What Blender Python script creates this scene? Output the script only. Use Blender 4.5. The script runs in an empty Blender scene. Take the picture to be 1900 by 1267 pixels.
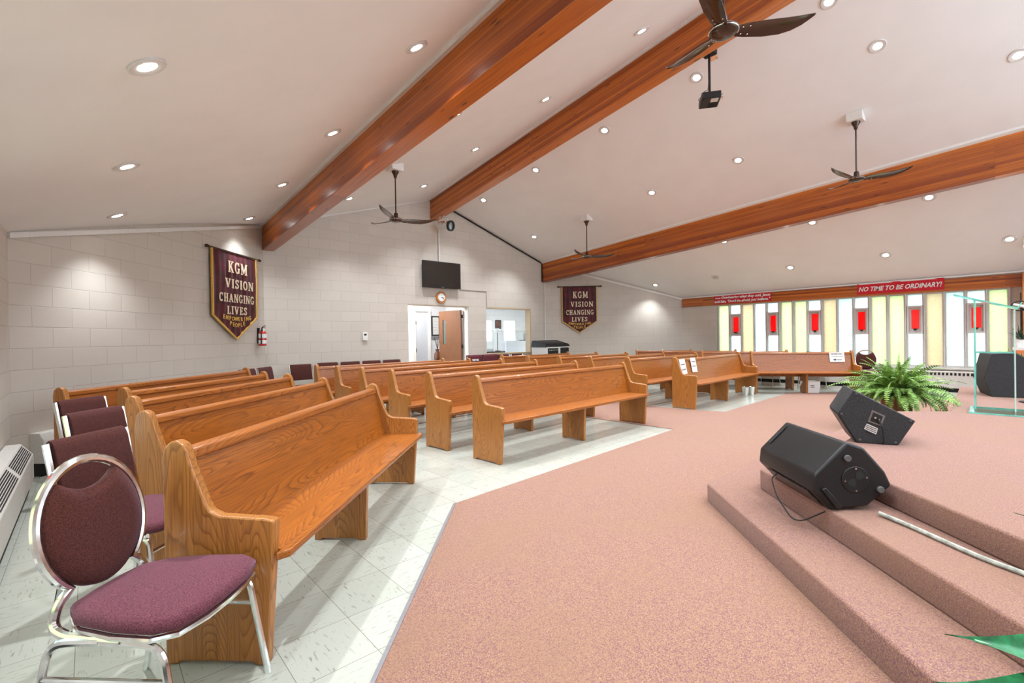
import bpy, bmesh, math, random
from mathutils import Vector, Matrix
PI = math.pi
random.seed(7)
scene = bpy.context.scene
C = scene.collection

# ------------------------------------------------------------------ camera
ROLL, PITCH, YAW = 0.015293, 0.004806, 0.730046
CAM = Vector((-6.0355, -9.4132, 1.256))
def cam_axes():
    F = Vector((math.sin(YAW)*math.cos(PITCH), math.cos(YAW)*math.cos(PITCH), -math.sin(PITCH)))
    R = Vector((math.cos(YAW), -math.sin(YAW), 0)); U = R.cross(F)
    return R*math.cos(ROLL)-U*math.sin(ROLL), U*math.cos(ROLL)+R*math.sin(ROLL), F
cd = bpy.data.cameras.new('camera'); cam = bpy.data.objects.new('camera', cd); C.objects.link(cam)
_R, _U, _F = cam_axes()
cam.matrix_world = Matrix(((_R.x,_U.x,-_F.x,CAM.x),(_R.y,_U.y,-_F.y,CAM.y),(_R.z,_U.z,-_F.z,CAM.z),(0,0,0,1)))
cd.sensor_width = 36; cd.lens = 877.09*36/1900; cd.shift_y = -0.00192; cd.clip_start = 0.05; cd.clip_end = 300
scene.camera = cam

# ------------------------------------------------------------------ light and exposure
SPOT_W = 122.0
scene.view_settings.view_transform = 'Standard'; scene.view_settings.look = 'None'
scene.view_settings.gamma = 1.0; scene.view_settings.use_curve_mapping = False
scene.view_settings.exposure = 0.62
world = bpy.data.worlds.new('daylight'); scene.world = world; world.use_nodes = True
bg = world.node_tree.nodes['Background']; bg.inputs['Color'].default_value = (0.82, 0.92, 1.0, 1); bg.inputs['Strength'].default_value = 3.7

# ------------------------------------------------------------------ mesh helpers
class MB:
    def __init__(s): s.bm = bmesh.new()
    def faces(s, vs, fs):
        v = [s.bm.verts.new(p) for p in vs]
        for f in fs:
            try: s.bm.faces.new([v[i] for i in f])
            except ValueError: pass
        return s
    def box(s, x0, x1, y0, y1, z0, z1, M=None):
        P = [(x,y,z) for z in (z0,z1) for y in (y0,y1) for x in (x0,x1)]
        if M: P = [M @ Vector(p) for p in P]
        return s.faces(P, [(0,2,3,1),(4,5,7,6),(0,1,5,4),(2,6,7,3),(0,4,6,2),(1,3,7,5)])
    def prism(s, poly, d0, d1, axis='z', M=None):
        # poly: 2D points; extruded along axis
        def mk(a,b,d):
            return {'z':(a,b,d),'y':(a,d,b),'x':(d,a,b)}[axis]
        n = len(poly)
        P = [mk(a,b,d0) for a,b in poly]+[mk(a,b,d1) for a,b in poly]
        if M: P = [M @ Vector(p) for p in P]
        F = [tuple(range(n-1,-1,-1)), tuple(range(n,2*n))]+[(i,(i+1)%n,n+(i+1)%n,n+i) for i in range(n)]
        return s.faces(P, F)
    def tube(s, pts, r, n=8, closed=False, caps=True, flat=1.0):
        pts = [Vector(p) for p in pts]; m = len(pts); rings = []
        up = None
        for i,p in enumerate(pts):
            if closed: t = pts[(i+1)%m]-pts[i-1]
            else: t = pts[min(i+1,m-1)]-pts[max(i-1,0)]
            t.normalize()
            if up is None:
                up = Vector((0,0,1)) if abs(t.z) < .9 else Vector((1,0,0))
            a = t.cross(up)
            if a.length < 1e-5: a = t.cross(Vector((0,1,0)))
            a.normalize(); b = a.cross(t); up = b
            rr = r[i] if isinstance(r,(list,tuple)) else r
            rings.append([s.bm.verts.new(p+a*rr*math.cos(2*PI*k/n)+b*rr*flat*math.sin(2*PI*k/n)) for k in range(n)])
        for i in range(m if closed else m-1):
            A, B = rings[i], rings[(i+1)%m]
            for k in range(n): s.bm.faces.new((A[k],A[(k+1)%n],B[(k+1)%n],B[k]))
        if caps and not closed:
            s.bm.faces.new(rings[0][::-1]); s.bm.faces.new(rings[-1])
        return s
    def lathe(s, prof, n=24, M=None):
        rings = []
        for r,z in prof:
            ring = []
            for k in range(n):
                p = Vector((r*math.cos(2*PI*k/n), r*math.sin(2*PI*k/n), z))
                if M: p = M @ p
                ring.append(s.bm.verts.new(p))
            rings.append(ring)
        for A,B in zip(rings, rings[1:]):
            for k in range(n): s.bm.faces.new((A[k],A[(k+1)%n],B[(k+1)%n],B[k]))
        if prof[0][0] > 1e-6: s.bm.faces.new(rings[0][::-1])
        if prof[-1][0] > 1e-6: s.bm.faces.new(rings[-1])
        return s
    def build(s, name, mat, parent=None, smooth=False, bevel=0, seg=2, angle=35):
        bmesh.ops.remove_doubles(s.bm, verts=s.bm.verts, dist=1e-6)
        bmesh.ops.recalc_face_normals(s.bm, faces=s.bm.faces)
        me = bpy.data.meshes.new(name); s.bm.to_mesh(me); s.bm.free()
        o = bpy.data.objects.new(name, me); C.objects.link(o)
        if mat: me.materials.append(mat)
        if parent: o.parent = parent
        if bevel:
            b = o.modifiers.new('bevel','BEVEL'); b.width = bevel; b.segments = seg; b.limit_method = 'ANGLE'; b.angle_limit = math.radians(angle)
        if smooth or bevel:
            for p in me.polygons: p.use_smooth = True
            me.set_sharp_from_angle(angle=math.radians(angle if smooth else 60))
        return o
def tag(o, label, cat, group=None, kind=None):
    if label: o['label'] = label
    if cat: o['category'] = cat
    if group: o['group'] = group
    if kind: o['kind'] = kind
    return o
def thing(name, label, cat, loc=(0,0,0), rz=0, group=None):
    o = bpy.data.objects.new(name, None); C.objects.link(o); o.location = loc; o.rotation_euler = (0,0,rz)
    o.empty_display_size = .1
    return tag(o, label, cat, group)
def struct(o, label=None):
    o['kind'] = 'structure'
    if label: o['label'] = label
    return o
def dup(root, loc, rz, label=None):
    r = root.copy(); C.objects.link(r); r.location = loc; r.rotation_euler = (root.rotation_euler[0], root.rotation_euler[1], rz)
    if label: r['label'] = label
    for ch in list(root.children):
        c = ch.copy(); C.objects.link(c); c.parent = r
        for g in list(ch.children):
            d = g.copy(); C.objects.link(d); d.parent = c
    return r
_tc = [0]
def text_mesh(body, size, width=None, depth=.002, M=None, bold=0.0, shear=0, spacing=1.0, align='CENTER'):
    cu = bpy.data.curves.new('txt', 'FONT'); cu.body = body; cu.size = size; cu.align_x = align; cu.align_y = 'CENTER'
    cu.extrude = depth; cu.offset = bold; cu.shear = shear; cu.space_character = spacing; cu.resolution_u = 2
    o = bpy.data.objects.new('txt', cu); C.objects.link(o)
    dg = bpy.context.evaluated_depsgraph_get()
    me = bpy.data.meshes.new_from_object(o.evaluated_get(dg)); bpy.data.objects.remove(o); bpy.data.curves.remove(cu)
    xs = [v.co.x for v in me.vertices]
    if width and xs:
        w = max(xs)-min(xs); k = width/w; c = (max(xs)+min(xs))/2
        for v in me.vertices: v.co.x = (v.co.x-c)*k if align == 'CENTER' else v.co.x*k
    if M: me.transform(M)
    return me
def text_obj(name, mat, parent, *a, **k):
    me = text_mesh(*a, **k); me.materials.clear(); me.materials.append(mat); me.name = name
    o = bpy.data.objects.new(name, me); C.objects.link(o); o.parent = parent
    return o
def merge_meshes(name, meshes, mat, parent):
    bm = bmesh.new()
    for m in meshes: bm.from_mesh(m)
    me = bpy.data.meshes.new(name); bm.to_mesh(me); bm.free(); me.materials.append(mat)
    for m in meshes: bpy.data.meshes.remove(m)
    o = bpy.data.objects.new(name, me); C.objects.link(o)
    if parent: o.parent = parent
    return o

# ------------------------------------------------------------------ materials
def newmat(name):
    m = bpy.data.materials.new(name); m.use_nodes = True
    nt = m.node_tree; b = nt.nodes['Principled BSDF']
    return m, nt, b
def N(nt, t, **k):
    n = nt.nodes.new(t)
    for a,v in k.items(): setattr(n, a, v)
    return n
def setin(n, **k):
    for a,v in k.items(): n.inputs[a.replace('_',' ')].default_value = v
    return n
def ramp(nt, fac, stops):
    r = N(nt,'ShaderNodeValToRGB'); nt.links.new(fac, r.inputs['Fac'])
    e = r.color_ramp.elements
    while len(e) < len(stops): e.new(0.5)
    for el,(p,c) in zip(e, stops): el.position = p; el.color = (*c,1)
    return r.outputs['Color']
def objco(nt, scale=(1,1,1), rot=(0,0,0), rnd=0):
    tc = N(nt,'ShaderNodeTexCoord'); out = tc.outputs['Object']
    if rnd:
        oi = N(nt,'ShaderNodeObjectInfo'); mu = N(nt,'ShaderNodeMath', operation='MULTIPLY'); mu.inputs[1].default_value = rnd
        nt.links.new(oi.outputs['Random'], mu.inputs[0])
        va = N(nt,'ShaderNodeVectorMath', operation='ADD'); nt.links.new(out, va.inputs[0]); nt.links.new(mu.outputs[0], va.inputs[1]); out = va.outputs[0]
    mp = N(nt,'ShaderNodeMapping'); mp.inputs['Scale'].default_value = scale; mp.inputs['Rotation'].default_value = rot
    nt.links.new(out, mp.inputs['Vector']); return mp.outputs['Vector']
def noise(nt, vec, scale, detail=3, rough=.5, dist=0):
    n = N(nt,'ShaderNodeTexNoise'); nt.links.new(vec, n.inputs['Vector'])
    n.inputs['Scale'].default_value = scale; n.inputs['Detail'].default_value = detail; n.inputs['Roughness'].default_value = rough; n.inputs['Distortion'].default_value = dist
    return n.outputs['Fac']
def mix(nt, a, b, fac, mode='MIX'):
    m = N(nt,'ShaderNodeMix', data_type='RGBA', blend_type=mode)
    for s,v in ((m.inputs[6],a),(m.inputs[7],b)):
        if hasattr(v,'is_linked'): nt.links.new(v, s)
        else: s.default_value = (*v,1)
    if hasattr(fac,'is_linked'): nt.links.new(fac, m.inputs[0])
    else: m.inputs[0].default_value = fac
    return m.outputs[2]
def bump(nt, b, h, strength=.2, dist=.01):
    n = N(nt,'ShaderNodeBump'); n.inputs['Strength'].default_value = strength; n.inputs['Distance'].default_value = dist
    nt.links.new(h, n.inputs['Height']); nt.links.new(n.outputs['Normal'], b.inputs['Normal'])
def plain(name, col, rough=.5, metal=0, coat=0, spec=.5, emit=None, es=0, nz=0, nscale=40):
    m, nt, b = newmat(name)
    setin(b, Roughness=rough, Metallic=metal); b.inputs['Coat Weight'].default_value = coat; b.inputs['Specular IOR Level'].default_value = spec
    v = objco(nt); f = noise(nt, v, nscale, 3)
    k = nz if nz else .06
    c = ramp(nt, f, [(0.3, tuple(x*(1-k) for x in col)), (0.7, tuple(min(1,x*(1+k)) for x in col))])
    nt.links.new(c, b.inputs['Base Color'])
    if emit: b.inputs['Emission Color'].default_value = (*emit,1); b.inputs['Emission Strength'].default_value = es
    return m
def oak(name, axis, light=(.40,.115,.007), dark=(.12,.030,.002), rough=.40, coat=.25):
    m, nt, b = newmat(name)
    rot = {'x':(0,0,0), 'z':(0,PI/2,0)}[axis]
    v = objco(nt, (1,1,1), rot, rnd=37.0)
    st = N(nt,'ShaderNodeMapping'); st.inputs['Scale'].default_value = (.36,3.0,3.0) if axis == 'x' else (.36,3.6,3.6); nt.links.new(v, st.inputs['Vector'])
    low = noise(nt, st.outputs[0], 1.0, 2.4, .42, .12)
    mul = N(nt,'ShaderNodeMath', operation='MULTIPLY'); mul.inputs[1].default_value = 78; nt.links.new(low, mul.inputs[0])
    fr = N(nt,'ShaderNodeMath', operation='FRACT'); nt.links.new(mul.outputs[0], fr.inputs[0])
    s2 = N(nt,'ShaderNodeMapping'); s2.inputs['Scale'].default_value = (4,150,150); nt.links.new(v, s2.inputs['Vector'])
    fine = noise(nt, s2.outputs[0], 1.0, 3, .6)
    s3 = N(nt,'ShaderNodeMapping'); s3.inputs['Scale'].default_value = (1.0,30,30); nt.links.new(v, s3.inputs['Vector'])
    mid = noise(nt, s3.outputs[0], 1.0, 2, .5)
    dk = tuple(a*.80+c*.20 for a,c in zip(dark,light))
    rings = ramp(nt, fr.outputs[0], [(0.0, light), (0.45, tuple(x*.93 for x in light)), (.72, tuple(a*.30+c*.70 for a,c in zip(dark,light))), (.90, dk), (1.0, light)])
    c = mix(nt, rings, dark, ramp(nt, fine, [(.48,(0,0,0)),(.70,(.75,.75,.75))]))
    c = mix(nt, c, tuple(x*.70 for x in light), ramp(nt, mid, [(.42,(0,0,0)),(.75,(.55,.55,.55))]))
    nt.links.new(c, b.inputs['Base Color'])
    setin(b, Roughness=rough); b.inputs['Coat Weight'].default_value = coat; b.inputs['Coat Roughness'].default_value = .12; b.inputs['Coat IOR'].default_value = 1.55
    bump(nt, b, fine, .06, .002)
    return m
def beam_mat(slope=0.0):
    m, nt, b = newmat('laminated_fir')
    v = objco(nt)
    br = N(nt,'ShaderNodeTexBrick'); sp = N(nt,'ShaderNodeSeparateXYZ'); nt.links.new(v, sp.inputs[0])
    cb = N(nt,'ShaderNodeCombineXYZ'); nt.links.new(sp.outputs['Y'], cb.inputs['X'])
    sh = N(nt,'ShaderNodeMath', operation='MULTIPLY_ADD'); sh.inputs[1].default_value = slope; nt.links.new(sp.outputs['Y'], sh.inputs[0]); nt.links.new(sp.outputs['Z'], sh.inputs[2]); nt.links.new(sh.outputs[0], cb.inputs['Y'])
    cb2 = N(nt,'ShaderNodeCombineXYZ'); nt.links.new(sp.outputs['X'], cb2.inputs['X']); nt.links.new(sp.outputs['Y'], cb2.inputs['Y']); nt.links.new(sh.outputs[0], cb2.inputs['Z']); v = cb2.outputs[0]
    nt.links.new(cb.outputs[0], br.inputs['Vector'])
    setin(br, Scale=1.0, Mortar_Size=.0008, Brick_Width=9.0, Row_Height=.036, Bias=0.0); br.offset = .37
    br.inputs['Color1'].default_value = (.62,.17,.010,1); br.inputs['Color2'].default_value = (.26,.045,.004,1); br.inputs['Mortar'].default_value = (.10,.014,.002,1)
    s2 = N(nt,'ShaderNodeMapping'); s2.inputs['Scale'].default_value = (30,.9,30); nt.links.new(v, s2.inputs['Vector'])
    f = noise(nt, s2.outputs[0], 1.6, 3, .6)
    c = mix(nt, br.outputs['Color'], (.15,.024,.002), ramp(nt, f, [(.48,(0,0,0)),(.75,(.7,.7,.7))]))
    s3 = N(nt,'ShaderNodeMapping'); s3.inputs['Scale'].default_value = (8,2.2,14); nt.links.new(v, s3.inputs['Vector'])
    vo = N(nt,'ShaderNodeTexVoronoi'); vo.inputs['Scale'].default_value = 1.0; nt.links.new(s3.outputs[0], vo.inputs['Vector'])
    c = mix(nt, c, (.03,.006,.002), ramp(nt, vo.outputs['Distance'], [(.06,(.9,.9,.9)),(.14,(0,0,0))]))
    nt.links.new(c, b.inputs['Base Color']); setin(b, Roughness=.34); b.inputs['Coat Weight'].default_value = .5; b.inputs['Coat Roughness'].default_value = .2
    return m
def block_mat(name, col=(.66,.60,.53), u0=0.0):
    m, nt, b = newmat(name)
    tc = N(nt,'ShaderNodeTexCoord'); sp = N(nt,'ShaderNodeSeparateXYZ'); nt.links.new(tc.outputs['Object'], sp.inputs[0])
    ad = N(nt,'ShaderNodeMath', operation='ADD'); ad.inputs[1].default_value = u0; nt.links.new(sp.outputs['X'], ad.inputs[0])
    cb = N(nt,'ShaderNodeCombineXYZ'); nt.links.new(ad.outputs[0], cb.inputs['X']); nt.links.new(sp.outputs['Z'], cb.inputs['Y'])
    br = N(nt,'ShaderNodeTexBrick'); nt.links.new(cb.outputs[0], br.inputs['Vector'])
    setin(br, Scale=1.0, Mortar_Size=.0045, Mortar_Smooth=.6, Brick_Width=.4064, Row_Height=.2032, Bias=0.0)
    br.inputs['Color1'].default_value = (*col,1); br.inputs['Color2'].default_value = (*[x*.94 for x in col],1); br.inputs['Mortar'].default_value = (*[x*.76 for x in col],1)
    big = noise(nt, objco(nt), 1.1, 3)
    c = mix(nt, br.outputs['Color'], tuple(x*.86 for x in col), ramp(nt, big, [(.45,(0,0,0)),(.8,(.5,.5,.5))]))
    fine = noise(nt, objco(nt), 130, 2)
    c = mix(nt, c, tuple(x*.86 for x in col), ramp(nt, fine, [(.5,(0,0,0)),(.7,(.45,.45,.45))]))
    nt.links.new(c, b.inputs['Base Color']); setin(b, Roughness=.6)
    inv = N(nt,'ShaderNodeMath', operation='MULTIPLY_ADD'); inv.inputs[1].default_value = -1.0; inv.inputs[2].default_value = 1.0
    nt.links.new(br.outputs['Fac'], inv.inputs[0])
    a2 = N(nt,'ShaderNodeMath', operation='MULTIPLY_ADD'); a2.inputs[1].default_value = .25; nt.links.new(fine, a2.inputs[0]); nt.links.new(inv.outputs[0], a2.inputs[2])
    bump(nt, b, a2.outputs[0], .35, .006)
    return m
def carpet_mat(name, base=(.31,.175,.108), alt=(.15,.06,.08), lt=(.50,.39,.28)):
    m, nt, b = newmat(name)
    v = objco(nt)
    f = noise(nt, v, 55, 2, .7); f2 = noise(nt, v, 210, 2, .6); f3 = noise(nt, v, 1.6, 4)
    vo = N(nt,'ShaderNodeTexVoronoi'); vo.inputs['Scale'].default_value = 95; nt.links.new(v, vo.inputs['Vector'])
    c = mix(nt, base, alt, ramp(nt, f2, [(.44,(0,0,0)),(.60,(.85,.85,.85))]))
    c = mix(nt, c, lt, ramp(nt, vo.outputs['Distance'], [(.10,(.6,.6,.6)),(.26,(0,0,0))]))
    c = mix(nt, c, tuple(x*.82 for x in base), ramp(nt, f3, [(.42,(0,0,0)),(.75,(.55,.55,.55))]))
    nt.links.new(c, b.inputs['Base Color']); setin(b, Roughness=.95); b.inputs['Specular IOR Level'].default_value = .1
    b.inputs['Sheen Weight'].default_value = .15
    bump(nt, b, f, .5, .004)
    return m
def tile_mat():
    m, nt, b = newmat('vinyl_tile')
    v = objco(nt)
    br = N(nt,'ShaderNodeTexBrick'); nt.links.new(v, br.inputs['Vector']); br.offset = 0.0
    setin(br, Scale=1.0, Mortar_Size=.0012, Brick_Width=.3048, Row_Height=.3048, Bias=0.0)
    br.inputs['Color1'].default_value = (.46,.475,.42,1); br.inputs['Color2'].default_value = (.41,.425,.37,1); br.inputs['Mortar'].default_value = (.17,.165,.13,1)
    # streaks run one way on one tile and the other way on the next
    mpx = N(nt,'ShaderNodeMapping'); mpx.inputs['Scale'].default_value = (14,90,1); nt.links.new(v, mpx.inputs['Vector'])
    mpy = N(nt,'ShaderNodeMapping'); mpy.inputs['Scale'].default_value = (90,14,1); nt.links.new(v, mpy.inputs['Vector'])
    nx = noise(nt, mpx.outputs[0], 1, 2, .6, .4); ny = noise(nt, mpy.outputs[0], 1, 2, .6, .4)
    ck = N(nt,'ShaderNodeTexChecker'); ck.inputs['Scale'].default_value = 1/.3048; nt.links.new(v, ck.inputs['Vector'])
    mm = N(nt,'ShaderNodeMix', data_type='FLOAT'); nt.links.new(ck.outputs['Fac'], mm.inputs[0]); nt.links.new(nx, mm.inputs[2]); nt.links.new(ny, mm.inputs[3])
    c = mix(nt, br.outputs['Color'], (.22,.21,.16), ramp(nt, mm.outputs[0], [(.60,(0,0,0)),(.72,(.8,.8,.8))]))
    nt.links.new(c, b.inputs['Base Color']); setin(b, Roughness=.16); b.inputs['Specular IOR Level'].default_value = .55
    return m
def glass_mat(name, tint, trans=.35, rough=.4, line=False):
    # patterned window glass: scatters most of the daylight, lets a little straight through
    m = bpy.data.materials.new(name); m.use_nodes = True; nt = m.node_tree; nt.nodes.clear()
    out = N(nt,'ShaderNodeOutputMaterial'); tl = N(nt,'ShaderNodeBsdfTranslucent'); tr = N(nt,'ShaderNodeBsdfTransparent'); gl = N(nt,'ShaderNodeBsdfGlossy')
    v = objco(nt, (1,1,1)); f = noise(nt, v, 38, 3, .6)
    tc = ramp(nt, f, [(.35, tuple(x*.86 for x in tint)), (.65, tint)])
    nt.links.new(tc, tl.inputs['Color']); nt.links.new(tc, tr.inputs['Color']); gl.inputs['Roughness'].default_value = rough*.3
    a = N(nt,'ShaderNodeMixShader'); a.inputs[0].default_value = trans; nt.links.new(tl.outputs[0], a.inputs[1]); nt.links.new(tr.outputs[0], a.inputs[2])
    b2 = N(nt,'ShaderNodeMixShader'); b2.inputs[0].default_value = .05; nt.links.new(a.outputs[0], b2.inputs[1]); nt.links.new(gl.outputs[0], b2.inputs[2])
    nt.links.new(b2.outputs[0], out.inputs['Surface']); return m
def clear_glass(name, tint=(.9,1,.97), face=.12):
    # sheet glass: clear through its faces, a little mirror
    m = bpy.data.materials.new(name); m.use_nodes = True; nt = m.node_tree; nt.nodes.clear()
    out = N(nt,'ShaderNodeOutputMaterial'); tr = N(nt,'ShaderNodeBsdfTransparent'); gl = N(nt,'ShaderNodeBsdfGlossy')
    tr.inputs['Color'].default_value = (*tint,1); gl.inputs['Roughness'].default_value = .02
    fr = N(nt,'ShaderNodeLayerWeight'); fr.inputs['Blend'].default_value = .5; pw = N(nt,'ShaderNodeMath', operation='POWER'); pw.inputs[1].default_value = 4.0; nt.links.new(fr.outputs['Facing'], pw.inputs[0])
    ad = N(nt,'ShaderNodeMath', operation='MULTIPLY_ADD'); ad.inputs[1].default_value = .5; ad.inputs[2].default_value = face*.3; nt.links.new(pw.outputs[0], ad.inputs[0])
    a = N(nt,'ShaderNodeMixShader'); nt.links.new(ad.outputs[0], a.inputs[0]); nt.links.new(tr.outputs[0], a.inputs[1]); nt.links.new(gl.outputs[0], a.inputs[2])
    nt.links.new(a.outputs[0], out.inputs['Surface']); return m
def fabric(name, a, b_, scale=260, rough=.9):
    m, nt, b = newmat(name)
    v = objco(nt, (1,1,1)); w = N(nt,'ShaderNodeTexWave'); w.inputs['Scale'].default_value = 60; w.inputs['Distortion'].default_value = 2; nt.links.new(v, w.inputs['Vector'])
    f = noise(nt, v, scale, 2, .6)
    c = mix(nt, a, b_, ramp(nt, f, [(.42,(0,0,0)),(.62,(1,1,1))]))
    c = mix(nt, c, tuple(x*.7 for x in a), ramp(nt, w.outputs['Fac'], [(.4,(0,0,0)),(1,(.4,.4,.4))]))
    nt.links.new(c, b.inputs['Base Color']); setin(b, Roughness=rough); b.inputs['Sheen Weight'].default_value = .15; b.inputs['Specular IOR Level'].default_value = .2
    b.inputs['Sheen Tint'].default_value = (.9,.6,.8,1)
    bump(nt, b, f, .4, .002); return m
M_ceil = plain('ceiling_paint', (.85,.845,.835), .8, nz=.02, nscale=2)
M_trim = plain('white_trim_paint', (.80,.79,.76), .5, nz=.03)
M_block = block_mat('painted_block'); M_block_a = block_mat('painted_block_left_rear', u0=.2032)
M_block_in = block_mat('white_block', (.66,.65,.66))
M_white = plain('white_wall_paint', (.84,.85,.87), .7, nz=.02)
M_beam = beam_mat(); M_beam1 = beam_mat(.0692); M_beam2 = beam_mat(.1442)
M_oakx = oak('oak_along', 'x'); M_oakz = oak('oak_upright', 'z', (.45,.175,.032), (.16,.05,.008), coat=.3)
M_door = oak('door_veneer', 'z', (.25,.095,.03), (.13,.045,.014), coat=.1)
M_carpet = carpet_mat('rose_carpet'); M_tile = tile_mat()
M_chrome = plain('chrome', (.78,.79,.78), .14, 1.0)
M_steel = plain('painted_heater', (.66,.64,.60), .45)
M_black = plain('black_plastic', (.011,.011,.012), .42, nz=.5, nscale=260, spec=.4)
M_blackcarpet = plain('black_speaker_carpet', (.026,.026,.028), .85, nz=.97, nscale=240)
M_dark = plain('dark_void', (.012,.012,.012), .8)
M_bronze = plain('bronze_fan', (.055,.028,.016), .25, .5, coat=.4)
M_black2 = plain('grey_rubber', (.09,.09,.09), .5)
M_maroon = fabric('maroon_fabric', (.095,.026,.017), (.035,.010,.008))
M_seatfab = fabric('mauve_seat_fabric', (.17,.052,.068), (.065,.018,.03))
M_velvet = plain('maroon_velvet', (.075,.002,.008), .6, nz=.6, nscale=6)
M_velvet.node_tree.nodes['Principled BSDF'].inputs['Sheen Weight'].default_value = .08
M_gold = plain('gold_fringe', (.72,.42,.08), .5, nz=.25, nscale=90)
M_cream = plain('cream_satin', (.88,.72,.52), .4, nz=.1)
M_red = plain('red_vinyl', (.60,.005,.022), .4, nz=.05)
M_redp = plain('red_enamel', (.55,.02,.02), .25, coat=.5)
M_paper = plain('white_paper', (.85,.85,.83), .7, nz=.02)
M_ink = plain('dark_ink', (.03,.03,.05), .6)
M_lamp = plain('lit_lamp_lens', (1,1,1), .4, emit=(1,.97,.92), es=22)
M_ring = plain('lamp_trim', (.66,.64,.62), .45)
M_off = plain('unlit_lamp_lens', (.55,.5,.45), .4)
M_edge = plain('green_glass_edge', (.16,.56,.48), .12, coat=.5, nz=.25, nscale=9)
M_glass = clear_glass('clear_sheet_glass')
M_leaf = plain('fern_green', (.17,.30,.055), .5, nz=.75, nscale=22)
M_leaf2 = plain('broad_leaf_green', (.015,.15,.05), .28, nz=.6, nscale=26)
M_pot = plain('clay_pot', (.20,.07,.035), .6)
M_clear = clear_glass('clear_plastic', (.96,.98,1))

# ------------------------------------------------------------------ the room
XL, XR, WB = -6.581, 6.404, 3.656
YLC, YRC = -3.112, -2.701
YF = -12.6
H = 1.256
Xs = [XL-.25, XL, -WB, 0, WB, XR, XR+.25]
def roof_line(i, Y):
    return [H+1.03-.05, H+1.03, H+2.105-.0692*Y, H+3.254-.1442*Y, H+2.067-.0692*Y, H+1.0215-.004*Y, H+.97][i]
def ceil_z(X, Y):
    i = 0
    while i < 5 and X > Xs[i+1]: i += 1
    t = (X-Xs[i])/(Xs[i+1]-Xs[i]); return roof_line(i,Y)*(1-t)+roof_line(i+1,Y)*t
mb = MB(); ny = 26; cols = []
ext = [Xs[0]]+[Xs[1]+(Xs[2]-Xs[1])*k/4 for k in range(4)]+[Xs[2]+(Xs[3]-Xs[2])*k/4 for k in range(4)]+[Xs[3]+(Xs[4]-Xs[3])*k/4 for k in range(4)]+[Xs[4]+(Xs[5]-Xs[4])*k/4 for k in range(5)]+[Xs[6]]
vs = []; nyy = ny+1
for x in ext:
    for j in range(nyy):
        Y = .3+(YF-.3-.3)*j/ny; vs.append((x, Y, ceil_z(x, Y)))
nb = len(vs); vs += [(x,y,z+.12) for x,y,z in vs]
fs = []
for a in range(len(ext)-1):
    for j in range(ny):
        p = a*nyy+j; q = (a+1)*nyy+j
        fs += [(p,p+1,q+1,q), (nb+p,nb+q,nb+q+1,nb+p+1)]
for a in range(len(ext)-1):
    for j in (0, ny):
        p = a*nyy+j; q = (a+1)*nyy+j; fs.append((p,q,nb+q,nb+p))
for a in (0, len(ext)-1):
    for j in range(ny):
        p = a*nyy+j; fs.append((p,nb+p,nb+p+1,p+1))
mb.faces(vs, fs)
struct(mb.build('ceiling', M_ceil), 'white sloped ceiling')

def wall_frame(P, Q):
    # local frame: x from P to Q, y outward (to the left of the direction), z up
    d = Vector((Q[0]-P[0], Q[1]-P[1], 0)); L = d.length; a = math.atan2(d.y, d.x)
    return L, a
def wall(name, P, Q, polys, mat, thick=.2, label=None):
    L, a = wall_frame(P, Q)
    mb = MB()
    for poly in polys: mb.prism(poly, 0, thick, 'y')
    o = mb.build(name, mat); o.location = (P[0], P[1], 0); o.rotation_euler = (0,0,a)
    return struct(o, label)
Lb = 2*WB
def bz(u): return ceil_z(-WB+u, 0.0)+.05
D0, D1, DH = -0.713+WB, 0.965+WB, 2.032      # doorway
W0, W1, WZ0, WZ1 = 1.521+WB, 3.10+WB, .813, 2.032
wall('wall_rear', (-WB,0), (WB,0), [
    [(0,0),(D0,0),(D0,bz(D0)),(0,bz(0))],
    [(D0,DH),(D1,DH),(D1,bz(D1)),(WB,bz(WB)),(D0,bz(D0))],
    [(D1,0),(W0,0),(W0,bz(W0)),(D1,bz(D1))],
    [(W0,0),(W1,0),(W1,WZ0),(W0,WZ0)],
    [(W0,WZ1),(W1,WZ1),(W1,bz(W1)),(W0,bz(W0))],
    [(W1,0),(Lb,0),(Lb,bz(Lb)),(W1,bz(W1))]], M_block, label='painted block rear wall with doorway')
PA, QA = (XL, YLC), (-WB, 0.0); LA,_ = wall_frame(PA, QA)
wall('wall_rear_left', PA, QA, [[(0,0),(LA,0),(LA,roof_line(2,0)+.05),(0,H+1.03+.05)]], M_block_a, label='painted block wall angled at left rear')
PC, QC = (WB, 0.0), (XR, YRC); LC,_ = wall_frame(PC, QC)
wall('wall_rear_right', PC, QC, [[(0,0),(LC,0),(LC,H+1.0215+.05),(0,roof_line(4,0)+.05)]], M_block, label='painted block wall angled at right rear')
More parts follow.
